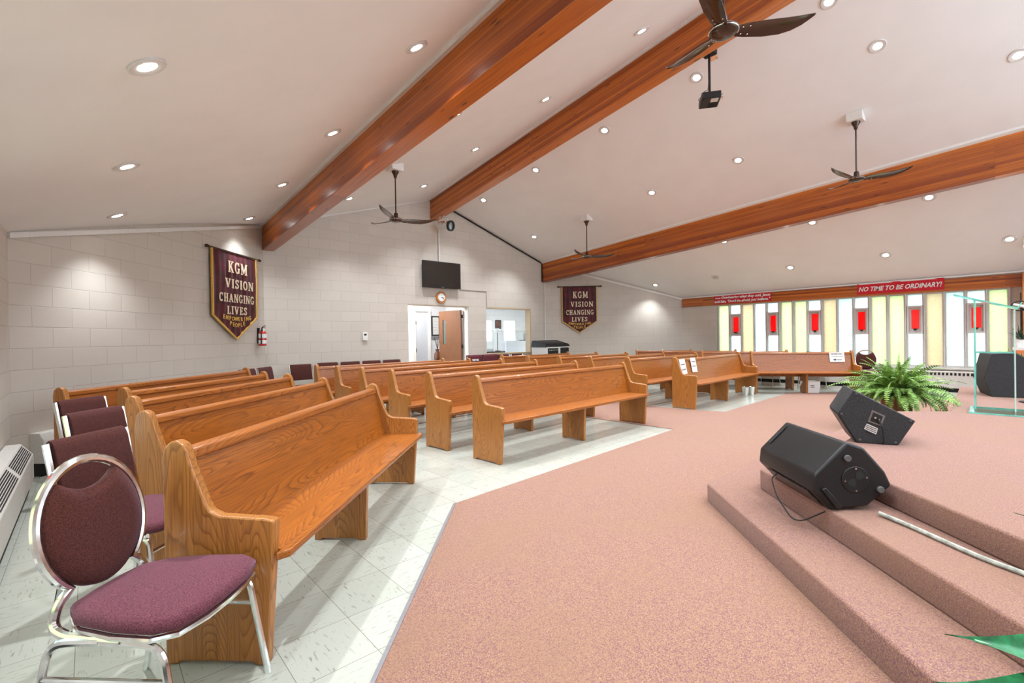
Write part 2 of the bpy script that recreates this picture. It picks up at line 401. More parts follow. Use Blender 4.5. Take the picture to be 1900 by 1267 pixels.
# side walls with long window openings
WY0, WY1, WS, WT = -3.66, -9.10, .53, 2.035
def side_wall(name, x, P, Q, a, b, top, label):
    L,_ = wall_frame(P, Q)
    wall(name, P, Q, [[(0,0),(a,0),(a,top),(0,top)],[(a,0),(b,0),(b,WS),(a,WS)],[(a,WT),(b,WT),(b,top),(a,top)],[(b,0),(L,0),(L,top),(b,top)]], M_block, label=label)
side_wall('wall_right', XR, (XR,YRC), (XR,YF), YRC-WY0, YRC-WY1, H+1.06, 'right side wall with coloured windows')
side_wall('wall_left', XL, (XL,YF), (XL,YLC), (WY1-YF)+.3, (-5.2-YF), H+1.06, 'left side wall with unseen window openings added for daylight')
FW = [(.9,4.3),(4.8,8.2),(8.7,12.1)]; FZ0, FZ1 = 1.5, 2.2
polys = [[(0,0),(XR-XL,0),(XR-XL,FZ0),(0,FZ0)], [(0,FZ1),(XR-XL,FZ1),(XR-XL,H+1.1),(XR+WB,ceil_z(-WB,YF)+.05),(XR,ceil_z(0,YF)+.05),(XR-WB,ceil_z(WB,YF)+.05),(0,H+1.1)]]
ed = [0]+[v for f in FW for v in f]+[XR-XL]
for k in range(0,len(ed),2): polys.append([(ed[k],FZ0),(ed[k+1],FZ0),(ed[k+1],FZ1),(ed[k],FZ1)])
GZ = 2.6
wall('wall_front', (XR,YF), (XL,YF), polys[:1]+polys[2:]+[
    [(0,FZ1),(XR-XL,FZ1),(XR-XL,GZ-.1),(0,GZ-.1)], [(0,GZ-.1),(XR-3.2,GZ-.1),(XR-3.2,ceil_z(3.2,YF)+.05),(XR-WB,ceil_z(WB,YF)+.05),(0,H+1.1)],
    [(XR+3.2,GZ-.1),(XR-XL,GZ-.1),(XR-XL,H+1.1),(XR+WB,ceil_z(-WB,YF)+.05),(XR+3.2,ceil_z(-3.2,YF)+.05)]], M_block, label='front wall behind the camera, with glazed openings added for daylight')
for i,(u0,u1) in enumerate(FW):  # windows out of view, added to let in cool daylight
    w_ = thing('window_%d' % (14+i), None, None); w_['kind'] = 'structure'; w_['label'] = 'clear window added for daylight in the unseen front wall'
    x0, x1 = XR-u1, XR-u0
    mb = MB()
    for k in range(5):
        xc = x0+(x1-x0)*k/4; mb.box(max(x0,xc-.03),min(x1,xc+.03),YF-.14,YF-.06,FZ0,FZ1)
    mb.box(x0,x1,YF-.14,YF-.06,FZ0,FZ0+.05); mb.box(x0,x1,YF-.14,YF-.06,FZ1-.05,FZ1); mb.build('window_frame', M_trim, w_)
    mb = MB(); mb.box(x0,x1,YF-.104,YF-.098,FZ0+.05,FZ1-.05); mb.build('pane', M_clear, w_)
w_ = thing('window_17', None, None); w_['kind'] = 'structure'; w_['label'] = 'glazed gable added for daylight in the unseen front wall'  # unseen gable glazing, added so daylight reaches the ceiling
mb = MB(); mb.prism([(-3.2,GZ-.1),(3.2,GZ-.1),(3.2,ceil_z(3.2,YF)),(0,ceil_z(0,YF)),(-3.2,ceil_z(-3.2,YF))], YF-.104, YF-.098, 'y'); mb.build('pane', M_clear, w_)
mb = MB()
for k in range(5): mb.box(-3.2+1.6*k-.03,-3.2+1.6*k+.03,YF-.14,YF-.06,GZ-.1,ceil_z(-3.2+1.6*k,YF))
mb.build('window_frame', M_trim, w_)
# floor
mb = MB(); mb.prism([(XL-.2,YF-.2),(XR+.2,YF-.2),(XR+.2,YRC+.2),(WB,.2),(-WB,.2),(XL-.2,YLC+.2)], -.12, 0)
struct(mb.build('floor', M_tile), 'pale vinyl tile floor')
# carpet: raised 6 mm over the tile
cp = [(-6.5,-9.05),(-5.28,-7.78),(-3.99,-6.45),(-.28,-6.17),(-.34,-4.69),(-.45,-.15),(.9,-.15),(1.2,-3.0),(1.36,-5.22),(1.56,-6.03),(4.96,-5.89),(5.54,-6.5),(5.95,-8.3),(5.95,YF+.05),(-6.5,YF+.05)]
mb = MB(); mb.prism(cp, 0, .007); tag(mb.build('carpet', M_carpet), 'rose patterned wall-to-wall carpet in front of the stage and down the aisle', 'carpet', kind='structure')
# metal carpet edge
def strip(pts, w, z0, z1, name, mat):
    mb = MB()
    for (a,b) in zip(pts, pts[1:]):
        d = Vector((b[0]-a[0], b[1]-a[1])).normalized(); n = Vector((-d.y,d.x))*w/2
        mb.prism([(a[0]-n.x,a[1]-n.y),(b[0]-n.x,b[1]-n.y),(b[0]+n.x,b[1]+n.y),(a[0]+n.x,a[1]+n.y)], z0, z1)
    return mb.build(name, mat)
struct(strip([(-6.4,-8.95),(-5.28,-7.78),(-3.99,-6.45)], .018, 0, .011, 'trim_1', plain('aluminium_edge',(.45,.46,.50),.3,.7)), 'metal edging strip of the carpet')
# stage: three carpeted levels
S = math.sqrt(2)
def sline(s, y): return (y+s*S, y)
M_stage = carpet_mat('stage_carpet', (.30,.168,.106), (.135,.052,.088), (.49,.37,.28))
def level(name, s, y, ext_pts, z0, z1, label):
    pts = [sline(s, -12.4), sline(s, y)]+ext_pts
    mb = MB(); mb.prism(pts[::-1], z0, z1)
    o = mb.build(name, M_stage, bevel=.012, seg=2); return struct(o, label)
level('stage_step', 3.635, -7.74, [(.25,-7.74),(.25,-12.4)], .0, .14, 'lowest carpeted stage step')
level('stage_step', 3.967, -8.06, [(.28,-8.06),(.28,-12.4)], .14, .28, 'second carpeted stage step')
level('stage_floor', 4.327, -8.39, [(.33,-8.39),(.68,-8.78),(3.74,-8.60),(3.74,-12.4)], .28, .41, 'carpeted stage platform')
mb = MB(); mb.prism([(.26,-12.4),(3.72,-12.4),(3.72,-8.63),(.69,-8.81),(.34,-8.41),(.26,-8.41)], .007, .281)
struct(mb.build('stage_base', M_stage), 'carpeted side of the stage platform')

# beams: built in place, bottom hangs below the ceiling
def beam(X, top, bot, slope, halfw, label):
    mb = MB(); a, b = YF+.02, .0
    for (x0,x1) in ((X-halfw,X+halfw),):
        P = [(x0,b,bot),(x1,b,bot),(x1,b,top),(x0,b,top),(x0,a,bot-slope*a),(x1,a,bot-slope*a),(x1,a,top-slope*a),(x0,a,top-slope*a)]
        mb.faces(P, [(0,1,2,3),(4,7,6,5),(0,4,5,1),(3,2,6,7),(0,3,7,4),(1,5,6,2)])
    o = mb.build('ceiling_beam', M_beam2 if slope > .1 else M_beam1, bevel=.006, seg=1); return tag(o, label, 'ceiling beam', 'laminated ceiling beams')
# glued-laminated timbers; laminations follow each beam's own slope closely enough at this pitch
b1 = beam(-WB+.09, H+2.105+.05, H+1.65, .0692, .10, 'red-brown laminated ceiling beam nearest the left wall')
b2 = beam(0.0, H+3.254+.03, H+2.744, .1442, .10, 'red-brown laminated beam along the ceiling ridge')
b3 = beam(WB, H+2.067+.05, H+1.544, .0692, .10, 'red-brown laminated ceiling beam nearest the coloured windows')
# white battens along the beam tops
def batten(X0, X1, i, w=.05):
    mb = MB(); a, b = YF+.02, -.01
    P = []
    for Y in (b,a):
        z0 = ceil_z(X0,Y); z1 = ceil_z(X1,Y)
        P += [(X0,Y,z0-.034),(X1,Y,z1-.034),(X1,Y,z1+.01),(X0,Y,z0+.01)]
    mb.faces(P, [(0,1,2,3),(4,7,6,5),(0,4,5,1),(1,5,6,2),(3,2,6,7),(0,3,7,4)])
    return struct(mb.build('trim_%d' % i, M_trim))
batten(-WB-.075,-WB-.01,2); batten(-.165,-.10,3); batten(.10,.16,4); batten(WB-.15,-(-WB+.10),5); batten(WB+.10,WB+.16,6)
# cornice trims on the angled walls and fascia on the window wall
def edge_trim(P, Q, zP, zQ, h, t, name, mat, drop=0):
    d = Vector((Q[0]-P[0],Q[1]-P[1],0)); n = Vector((d.y,-d.x,0)).normalized()*t
    mb = MB(); p = Vector((P[0],P[1],0)); q = Vector((Q[0],Q[1],0))
    V = [p+Vector((0,0,zP-h)), q+Vector((0,0,zQ-h)), q+Vector((0,0,zQ)), p+Vector((0,0,zP))]
    mb.faces([*V, *[v+n for v in V]], [(0,1,2,3),(4,7,6,5),(0,4,5,1),(1,5,6,2),(3,2,6,7),(0,3,7,4)])
    return mb.build(name, mat)
struct(edge_trim(PA, QA, H+1.03, roof_line(2,0), .05, .03, 'trim_7', M_trim))
struct(edge_trim(PC, QC, roof_line(4,0), H+1.0215, .05, .03, 'trim_8', M_trim))
struct(edge_trim((XR,YRC), (XR,YF), H+1.03, H+1.06, .03, .05, 'trim_9', M_trim))
fo = edge_trim((XR-.002,YRC-.02), (XR-.002,YF+.02), H+1.0, H+1.0, .235, .03, 'trim_10', M_beam)
struct(fo, 'wooden fascia board above the coloured windows')
struct(edge_trim((-WB,0),(-.1,0), roof_line(2,0)+.003, roof_line(3,0)-.03, .025, .02, 'trim_11', M_trim))
# black cable along the rear wall top, right of the ridge, and down beside the right beam
mb = MB(); mb.tube([(.30,-.03,ceil_z(.30,0)-.03),(WB-.12,-.03,ceil_z(WB-.12,0)-.03),(WB-.115,-.03,H+1.55)], .016, 6)
tag(mb.build('cable', M_dark), 'black cable run along the top of the rear wall right of the ridge', 'cable')

# ------------------------------------------------------------------ windows of the right wall
PANE = [(-3.735,-3.985,'y'),(-4.045,-4.285,'r'),(-4.335,-4.60,'b'),(-4.645,-4.885,'c'),(-4.945,-5.17,'r'),(-5.25,-5.475,'y'),
        (-5.545,-5.78,'y'),(-5.83,-6.07,'r'),(-6.13,-6.37,'b'),(-6.42,-6.67,'c'),(-6.72,-6.95,'r'),(-7.02,-7.26,'y'),
        (-7.32,-7.55,'y'),(-7.615,-7.84,'r'),(-7.905,-8.14,'b'),(-8.195,-8.44,'c'),(-8.495,-8.73,'r'),(-8.785,-9.02,'y')]
G = {'y': glass_mat('pale_green_yellow_glass', (.80,.85,.58), .15), 'b': glass_mat('amber_beige_glass', (.78,.67,.51), .12),
     'c': glass_mat('blue_white_textured_glass', (.90,.97,1.0), .55), 'w': glass_mat('frosted_white_glass', (.92,1,1), .25), 'r': glass_mat('red_textured_glass', (.85,.0,.012), .3)}
GN = {'y':'pale yellow-green', 'b':'amber beige', 'c':'blue-white textured', 'w':'frosted white', 'r':'red'}
M_frame = plain('painted_window_frame', (.62,.60,.57), .45)
def ybox(mb, ya, yb, x0, x1, z0, z1): mb.box(x0, x1, min(ya,yb), max(ya,yb), z0, z1)
def window_set(x, sgn, panes, idx, title):
    # one window = three tall lights, its frame and panes
    wroot = thing('window_%d' % idx, None, None, (0,0,0)); wroot['kind'] = 'structure'; wroot['label'] = title
    ya = panes[0][0]+.045; yb = panes[-1][1]-.04
    xi, xo = (x+.02, x+.10) if sgn > 0 else (x-.10, x-.02)
    mb = MB()
    ybox(mb, ya, yb, xi, xo, WS+.0, WS+.04); ybox(mb, ya, yb, xi, xo, WT-.04, WT)
    edges = [ya]+[v for p in panes for v in p[:2]]+[yb]
    for k in range(0, len(edges), 2): ybox(mb, edges[k], edges[k+1], xi, xo, WS+.04, WT-.04)
    for k in (2,4):
        m_ = (edges[k]+edges[k+1])/2; xx = (x-.012, x+.02) if sgn > 0 else (x-.02, x+.012)
        ybox(mb, m_+.012, m_-.012, xx[0], xx[1], WS, WT)
    fr = mb.build('window_frame', M_frame, wroot, bevel=.003, seg=1)
    xm = (xi+xo)/2
    for (p0,p1,t) in panes:
        if t != 'r':
            mb = MB(); ybox(mb, p0, p1, xm-.004, xm+.004, WS+.04, WT-.04); o = mb.build('pane', G[t], wroot); o['label'] = GN[t]+' glass pane'
        else:
            for z0,z1 in ((WS+.04, 1.235), (1.735, WT-.04)):
                mb = MB(); ybox(mb, p0, p1, xm-.004, xm+.004, z0, z1); o = mb.build('pane', G['w'], wroot); o['label'] = 'frosted white glass pane'
            # tilting vent in the middle with a red light
            xs = (x-.025, x+.06) if sgn > 0 else (x-.06, x+.025)
            mb = MB()
            ybox(mb, p0+.01, p1-.01, xs[0], xs[1], 1.20, 1.235); ybox(mb, p0+.01, p1-.01, xs[0], xs[1], 1.735, 1.77)
            ybox(mb, p0+.01, p0-.02, xs[0], xs[1], 1.235, 1.735); ybox(mb, p1+.02, p1-.01, xs[0], xs[1], 1.235, 1.735)
            q0, q1 = p0-.05, p1+.05
            ybox(mb, p0-.02, q0, xm-.02, xm+.02, 1.235, 1.735); ybox(mb, q1, p1+.02, xm-.02, xm+.02, 1.235, 1.735)
            ybox(mb, q0, q1, xm-.02, xm+.02, 1.235, 1.30); ybox(mb, q0, q1, xm-.02, xm+.02, 1.69, 1.735)
            vf = mb.build('vent_sash', M_frame, wroot)
            mb = MB(); ybox(mb, q0, q1, xm-.004, xm+.004, 1.30, 1.69); o = mb.build('pane', G['r'], vf); o['label'] = 'red glass pane of the vent'
            mb = MB(); c = (q0+q1)/2; xl = (xm-.05, xm-.02) if sgn > 0 else (xm+.02, xm+.05)
            mb.box(xl[0], xl[1], c-.03, c+.03, 1.285, 1.31); mb.box(xl[0], xl[1], c-.012, c+.012, 1.27, 1.30); mb.build('latch', M_dark, vf)
    return wroot
names_ = ['first','second','third','fourth','fifth','sixth']
for i in range(6):
    window_set(XR, 1, PANE[3*i:3*i+3], i+1, '%s set of coloured window lights from the rear corner on the right wall' % names_[i])
mb = MB()
for i in range(1,6):
    yj = (PANE[3*i-1][1]+PANE[3*i][0])/2; ybox(mb, yj+.012, yj-.012, XR-.004, XR+.12, WS, WT)
ybox(mb, WY0, -3.70, XR+.02, XR+.10, WS, WT); ybox(mb, -9.05, WY1, XR+.02, XR+.10, WS, WT); ybox(mb, -9.02,-9.06, XR-.02, XR+.03, WS, WT)
struct(mb.build('trim_12', M_frame))
mb = MB(); ybox(mb, WY0+.04, WY1-.04, XR-.05, XR+.2, WS-.03, WS+.001); struct(mb.build('window_sill', M_frame, bevel=.004), 'long grey window sill under the coloured windows')
for i in range(4):  # left-wall windows out of view, added for more daylight
    j = 6+3*i; window_set(XL, -1, PANE[j:j+3], i+7, 'coloured window lights added for daylight in the unseen left wall')
# outdoors
M_ground = plain('pale_ground', (.42,.44,.38), .9, nz=.4, nscale=5)  # ground made pale so the light it bounces stays neutral
mb = MB(); mb.box(XR+.25, 40, -40, 30, -.3, -.2); mb.box(-40, XL-.25, -40, 30, -.3, -.2); struct(mb.build('ground', M_ground), 'pale ground outside, coloured for neutral bounced light')
def bush(x, y, r, h, label):
    mb = MB(); rnd = random.Random(int(x*10+y*100))
    bmesh.ops.create_icosphere(mb.bm, subdivisions=4, radius=1)
    for v in mb.bm.verts:
        k = 1+.16*math.sin(v.co.x*7+x)*math.cos(v.co.y*6+y)+.12*math.sin(v.co.z*9)+rnd.uniform(-.06,.06)
        v.co = Vector((v.co.x*r*k, v.co.y*r*k, max(-.02,(v.co.z*k*.5+.5)*h)))
    for a in range(0): pass
    o = mb.build('shrub', plain('shrub_green', (.10,.26,.14), .8, nz=.6, nscale=6), smooth=True); o.location = (x,y,-.2)
    return tag(o, label, 'shrub', 'shrubs outside the coloured windows')
bush(11.5,-4.9,1.1,2.6,'leafy shrub outside, seen through the first blue-white pane'); bush(12.6,-7.5,1.3,3.0,'leafy shrub outside, seen through the middle blue-white pane'); bush(10.6,-10.4,1.0,3.2,'leafy shrub outside, seen through the blue-white pane nearest the stage')

# ------------------------------------------------------------------ convector heaters
def heater(name, L, loc, rz, label, D=.17, z0=.10, z1=.41):
    r = thing(name, label, 'heater', loc, rz)
    # local: x along the wall, y out of the wall (negative = into the room)
    mb = MB(); mb.prism([(0,z0),(-D,z0),(-D,z1-.10),(-D*.55,z1),(0,z1)], 0, L, 'x'); mb.build('casing', M_steel, r, bevel=.006)
    a = Vector((0,-D,z1-.10)); b = Vector((0,-D*.55,z1)); d = b-a; nn = Vector((0,-d.z,d.y)).normalized()*-1
    nn = Vector((0, -(b.z-a.z), (b.y-a.y))).normalized(); 
    if nn.z < 0: nn = -nn
    sec = max(1, int(L/.95)); sl = L/sec
    for k in range(sec):
        mb = MB(); x0 = k*sl+.05; x1 = (k+1)*sl-.05; nx = max(3,int((x1-x0)/.016)); 
        for i in range(nx):
            for j in range(7):
                u0 = x0+(x1-x0)*(i+.18)/nx; u1 = x0+(x1-x0)*(i+.82)/nx; t0 = .10+.8*(j+.18)/7; t1 = .10+.8*(j+.82)/7
                P = [a+d*t+Vector((u,0,0))+nn*.0012 for (u,t) in ((u0,t0),(u1,t0),(u1,t1),(u0,t1))]
                mb.faces(P, [(0,1,2,3)])
        mb.build('grille', M_dark, r)
    mb = MB(); mb.box(0, L, -D+.03, 0, 0.0, z0); mb.build('plinth', M_dark, r)
    return r
heater('convector_heater', 5.0, (XL+.005,-8.6,0), PI/2, 'long beige convector heater with perforated top along the left wall')
_La,_aa = wall_frame(PA,QA)
ca, sa = math.cos(_aa), math.sin(_aa)
r = thing('heater_end_box', 'short beige heater end box in the left rear corner behind the rearmost left pew', 'heater', (PA[0]+.16*ca, PA[1]+.16*sa, 0), _aa)
mb = MB(); mb.prism([(0,.12),(-.14,.12),(-.14,.34),(-.10,.41),(0,.41)], 0, .30, 'x'); mb.build('casing', M_steel, r, bevel=.006)
mb = MB(); mb.box(0,.30,-.11,0,0,.12); mb.build('plinth', M_dark, r)
# right wall heater with square louvres
r = thing('baseboard_heater', 'long grey baseboard heater with square louvres under the coloured windows', 'heater', (XR-.004,-3.75,0), -PI/2)
Lr = 5.5
mb = MB(); mb.box(0, Lr, -.14, 0, .15, .47); mb.build('casing', M_steel, r, bevel=.006)
mb = MB()
for i in range(int(Lr/.058)): mb.box(.04+i*.058, .04+i*.058+.034, -.1425, -.13, .395, .445)
mb.build('louvres', M_dark, r)
mb = MB(); mb.box(0, Lr, -.11, 0, .07, .15); mb.build('plinth', M_dark, r)
mb = MB(); mb.box(0, Lr, -.115, 0, 0, .07); mb.build('toe_strip', M_steel, r)

# ------------------------------------------------------------------ downlights
def downlight():
    r = thing('recessed_downlight', 'x', 'ceiling light', group='recessed ceiling downlights')
    mb = MB(); mb.lathe([(.046,-.004),(.052,-.004),(.066,-.009),(.088,-.010),(.094,-.004),(.094,.006)], 28); mb.build('trim_ring', M_ring, r, smooth=True)
    mb = MB(); mb.lathe([(.0,-.0065),(.04,-.006),(.048,-.004)], 24); mb.build('lens', M_lamp, r, smooth=True)
    ld = bpy.data.lights.new('bulb', 'SPOT'); ld.energy = SPOT_W; ld.color = (.89,.95,1); ld.spot_size = math.radians(108); ld.spot_blend = .85; ld.shadow_soft_size = .035
    lo = bpy.data.objects.new('bulb', ld); C.objects.link(lo); lo.parent = r; lo.location = (0,0,-.035)
    return r
LX = {-5.79:'outer left', -4.06:'left of the left beam', -2.46:'right of the left beam', -.93:'left of the ridge beam', .72:'right of the ridge beam', 2.43:'left of the window-side beam', 4.38:'right of the window-side beam', 5.60:'nearest the coloured windows'}
LY = {-5.79:[-2.825,-4.59,-6.33], -4.06:[-.833,-2.6,-4.38,-6.12], -2.46:[-1.03,-4.4,-6.1], -.93:[-1.1,-2.82,-4.54,-6.18,-7.9], .72:[-.96,-2.66,-4.37,-6.05,-7.73],
      2.43:[-.86,-4.23,-5.93,-9.26], 4.38:[-3.06,-4.8], 5.60:[-2.365,-4.03,-5.72,-7.41,-9.08]}
EXTRA = [(1.54,-8.05)]; HIDDEN = [(-5.79,-8.1),(-5.79,-9.9),(-4.06,-7.9),(-4.06,-9.6),(-2.46,-7.8),(-2.46,-9.6),(-.93,-9.7),(.72,-9.5),(2.43,-11.0),(4.38,-6.5),(4.38,-8.2),(4.38,-10),(5.6,-10.8),(-.93,-11.4),(.72,-11.2),(-2.46,-11.3),(-4.06,-11.3)]
ordn = ['rearmost','second from the rear wall','third from the rear wall','fourth from the rear wall','fifth from the rear wall']
dl = None; spots = []
for x,ys in LY.items():
    for k,y in enumerate(ys): spots.append((x,y,'round white downlight %s, %s in its row' % (LX[x], ordn[k]), not (x == 5.60 and k == 1)))
spots.append((1.54,-8.05,'round white downlight glaring brightest between the ridge fan and the window-side fan', True))
for x,y in HIDDEN: spots.append((x,y,'round white downlight over the stage end of the room', True))
for k,(x,y,lab,on) in enumerate(spots):
    if dl is None: o = dl = downlight()
    else: o = dup(dl, (0,0,0), 0)
    z = ceil_z(x,y); o.location = (x,y,z-.005); o['label'] = lab; near_wall = (x,y) in ((-5.79,-2.825),(-4.06,-.833),(5.60,-2.365))
    gx = (ceil_z(x+.1,y)-ceil_z(x-.1,y))/.2; gy = (ceil_z(x,y+.1)-ceil_z(x,y-.1))/.2
    nrm = Vector((-gx,-gy,1)).normalized(); o.rotation_mode = 'QUATERNION'; o.rotation_quaternion = Vector((0,0,1)).rotation_difference(nrm)
    for ch in o.children:
        if ch.name.startswith('bulb'):
            ch.rotation_mode = 'QUATERNION'; ch.rotation_quaternion = Vector((0,0,1)).rotation_difference(nrm).inverted().slerp(__import__('mathutils').Quaternion(), .45)
            ch.data = bpy.data.lights['bulb']
            if near_wall:
                if 'dim_bulb' not in bpy.data.lights: d_ = ch.data.copy(); d_.name = 'dim_bulb'; d_.energy = SPOT_W*.5
                ch.data = bpy.data.lights['dim_bulb']
            if not on: ch.hide_render = True
        if ch.name.startswith('lens') and not on:
            me = ch.data.copy(); ch.data = me; me.materials.clear(); me.materials.append(M_off)
for o in [o for o in bpy.data.objects if o.name.startswith('bulb') and o.hide_render]: bpy.data.objects.remove(o)

# ------------------------------------------------------------------ ceiling fans
def fan(x, y, zh, ang, label):
    zc = ceil_z(x,y); r = thing('ceiling_fan', label, 'ceiling fan', (x,y,zh), 0, 'bronze three-blade ceiling fans')
    hz = zc-zh
    mb = MB(); mb.box(-.10,.10,-.10,.10,hz-.085,hz+.04); mb.build('mounting_box', M_trim, r, bevel=.004)
    mb = MB(); mb.lathe([(.012,hz-.20),(.022,hz-.19),(.030,hz-.15),(.055,hz-.105),(.058,hz-.085)], 20); mb.build('canopy', M_bronze, r, smooth=True)
    mb = MB(); mb.tube([(0,0,.10),(0,0,hz-.18)], .011, 10); mb.build('downrod', M_bronze, r, smooth=True)
    mb = MB(); mb.lathe([(.0,-.045),(.055,-.042),(.088,-.028),(.105,-.008),(.108,.006),(.095,.018),(.060,.026),(.036,.034),(.034,.085),(.028,.105),(.012,.115)], 32); mo = mb.build('motor', M_bronze, r, smooth=True)
    mb = MB(); mb.tube([(.106*math.cos(t*PI/12),.106*math.sin(t*PI/12),-.006) for t in range(24)], .0045, 6, closed=True); mb.build('rim', M_chrome, mo, smooth=True)
    for k in range(3):
        mb = MB(); prof = [(.09,.046,.0),(.16,.060,.002),(.30,.072,.004),(.42,.070,.010),(.50,.060,.020),(.57,.042,.034),(.62,.020,.050),(.645,.004,.058)]
        R_ = Matrix.Rotation(ang+k*2*PI/3, 4, 'Z') @ Matrix.Rotation(math.radians(-14), 4, 'X')
        rows = []
        for (rr,w,zz) in prof:
            sh = -.035*max(0,(rr-.4)/.24)**2
            row = []
            for q in range(5):
                t = -1+q/2; row.append((rr, w*t+sh, zz-.010*(t*t)+.004))
            rows.append(row)
        vs = [R_ @ Vector(p) for row in rows for p in row]; n1 = len(vs); vs += [R_ @ Vector((p[0],p[1],p[2]-.006)) for row in rows for p in row]
        fs = []
        for a in range(len(rows)-1):
            for q in range(4):
                i = a*5+q; fs += [(i,i+1,i+6,i+5),(n1+i,n1+i+5,n1+i+6,n1+i+1)]
            fs += [(a*5,(a+1)*5,n1+(a+1)*5,n1+a*5),(a*5+4,n1+a*5+4,n1+(a+1)*5+4,(a+1)*5+4)]
        fs.append((0,n1,n1+1,n1+2,n1+3,n1+4,4,3,2,1)); e = (len(rows)-1)*5; fs.append((e,e+1,e+2,e+3,e+4,n1+e+4,n1+e+3,n1+e+2,n1+e+1,n1+e))
        mb.faces(vs, fs); bl = mb.build('blade', M_bronze, r, smooth=True)
        mb = MB()
        for (u,v) in ((.13,.03),(.13,-.03),(.18,.036),(.18,-.036)):
            mb = MB(); p = R_ @ Vector((u,v,-.009)); mb.lathe([(.0,-.004),(.005,-.003),(.006,.0)], 8, Matrix.Translation(p)); mb.build('screw', M_chrome, bl)
    return r
fan(-2.354,-2.565,3.16,math.radians(-17),'bronze three-blade ceiling fan in front of the rear wall, left of the ridge')
fan(-2.42,-7.83,3.55,math.radians(-48),'large near bronze three-blade ceiling fan at the top edge over the aisle')
fan(2.438,-7.62,3.515,math.radians(-72),'bronze three-blade ceiling fan over the stage, catching green and red window light')
fan(2.438,-2.546,3.07,math.radians(-43),'small far bronze three-blade fan against the window-side beam')

# ------------------------------------------------------------------ pews
def pew(A, B, label, group, supports=1, papers=None, top=.875):
    A = Vector((A[0],A[1],0)); B = Vector((B[0],B[1],0)); d = B-A; L = d.length; a = math.atan2(d.y,d.x)
    r = thing('church_pew', label, 'pew', A, a, group)
    k = top/.875
    T = .045
    def P(s,z): return (-s, z*k)
    out = [P(.0,0),P(.0,.60),P(-.004,.80),P(.006,.845),P(.030,.869),P(.056,.874),P(.084,.858),P(.100,.826),P(.112,.78),P(.168,.630),P(.186,.598),P(.222,.580),P(.41,.568),P(.438,.562),P(.443,.545),P(.405,0),P(.36,0),P(.345,.014),P(.06,.014),P(.045,0)]
    for x0,lab in ((0,'end'),(L-T,'end')):
        mb = MB(); mb.prism(out, x0, x0+T, 'x'); mb.build('end_panel', M_oakz, r, bevel=.007, seg=2, angle=30)
    # back: curved panel from seat to top rail
    mb = MB(); pts = [(.165,.425),(.150,.47),(.128,.56),(.103,.68),(.078,.80)]; th = .022
    n = len(pts); poly = [P(s,z) for s,z in pts]+[P(s-th,z) for s,z in pts[::-1]]
    mb.prism(poly, T-.002, L-T+.002, 'x'); mb.build('backrest', M_oakx, r, smooth=True, angle=50)
    mb = MB(); mb.prism([P(.092,.792),P(.088,.822),P(.076,.832),P(.036,.834),P(.026,.826),P(.026,.792),P(.050,.786),P(.080,.786)], T-.002, L-T+.002, 'x'); mb.build('top_rail', M_oakx, r, bevel=.004)
    mb = MB(); s0, s1, s2 = .135, .425, .487
    mb.prism([(T-.002,-s0),(T-.002,-s1-.022),(-.0,-s1-.022),(.0,-s1-.03),(.035,-s2),(L-.035,-s2),(L,-s1-.03),(L,-s1-.022),(L-T+.002,-s1-.022),(L-T+.002,-s0)], .408*k, .438*k, 'z'); mb.build('seat', M_oakx, r, bevel=.009, seg=2)
    mb = MB(); mb.prism([P(.13,.425),P(.15,.425),P(.15,.33),P(.13,.33)], T-.002, L-T+.002, 'x'); mb.build('rear_rail', M_oakx, r)
    for i in range(supports):
        xc = L*(i+1)/(supports+1)
        mb = MB(); mb.prism([P(.06,0),P(.06,.34),P(.13,.408),P(.40,.408),P(.385,0),P(.34,0),P(.325,.012),P(.11,.012),P(.10,0)], xc-.02, xc+.02, 'x'); mb.build('support', M_oakz, r, bevel=.004)
    return r
GL, GM, GR, GF = 'pews of the left block', 'pews of the middle block', 'pews of the right block', 'pews of the window-side block'
pew((-5.83,-7.13),(-4.22,-5.48),'nearest oak church pew, in the left block beside the round-backed chair',GL)
pew((-5.85,-5.99),(-4.26,-4.42),'oak pew second from the front in the left block',GL)
pew((-5.85,-4.97),(-4.33,-3.50),'oak pew third from the front in the left block',GL)
pew((-5.86,-4.05),(-4.40,-2.75),'oak pew fourth from the front in the left block, partly hidden',GL)
pew((-6.28,-3.58),(-4.33,-1.52),'rearmost oak pew of the left block, dark end panel by the corner heater',GL)
Mp = [((-3.07,-5.46),(-.21,-5.285)),((-3.12,-4.62),(-.24,-4.40)),((-3.17,-3.80),(-.27,-3.52)),((-3.22,-3.02),(-.37,-2.72)),((-3.28,-2.30),(-.60,-2.05)),((-3.36,-1.66),(-.86,-1.55))]
Rp = [((1.45,-5.17),(4.28,-5.06)),((1.13,-4.43),(3.75,-4.38)),((1.10,-3.60),(3.85,-3.53)),((1.06,-2.83),(3.45,-2.83)),((.93,-2.05),(3.25,-2.10)),((.80,-1.35),(3.05,-1.35))]
oo = ['front','second','third','fourth','fifth','rearmost']
for k,(a,b) in enumerate(Mp): pew(a,b,'oak pew, %s row of the middle block left of the aisle' % oo[k],GM)
for k,(a,b) in enumerate(Rp): pew(a,b,('oak pew with two paper notices, front row right of the aisle' if k==0 else 'oak pew, %s row right of the aisle' % oo[k]),GR)
pew((4.70,-5.18),(5.87,-6.77),'oak pew with a RESERVED card, front of the window-side block',GF, top=.885)
pew((4.75,-4.05),(5.85,-5.55),'oak pew second from the front in the window-side block',GF, top=.885)
pew((4.80,-3.00),(5.80,-4.43),'oak pew third from the front in the window-side block',GF, top=.885)
pew((4.85,-2.20),(5.75,-3.30),'rearmost oak pew of the window-side block by the angled wall',GF, top=.885)

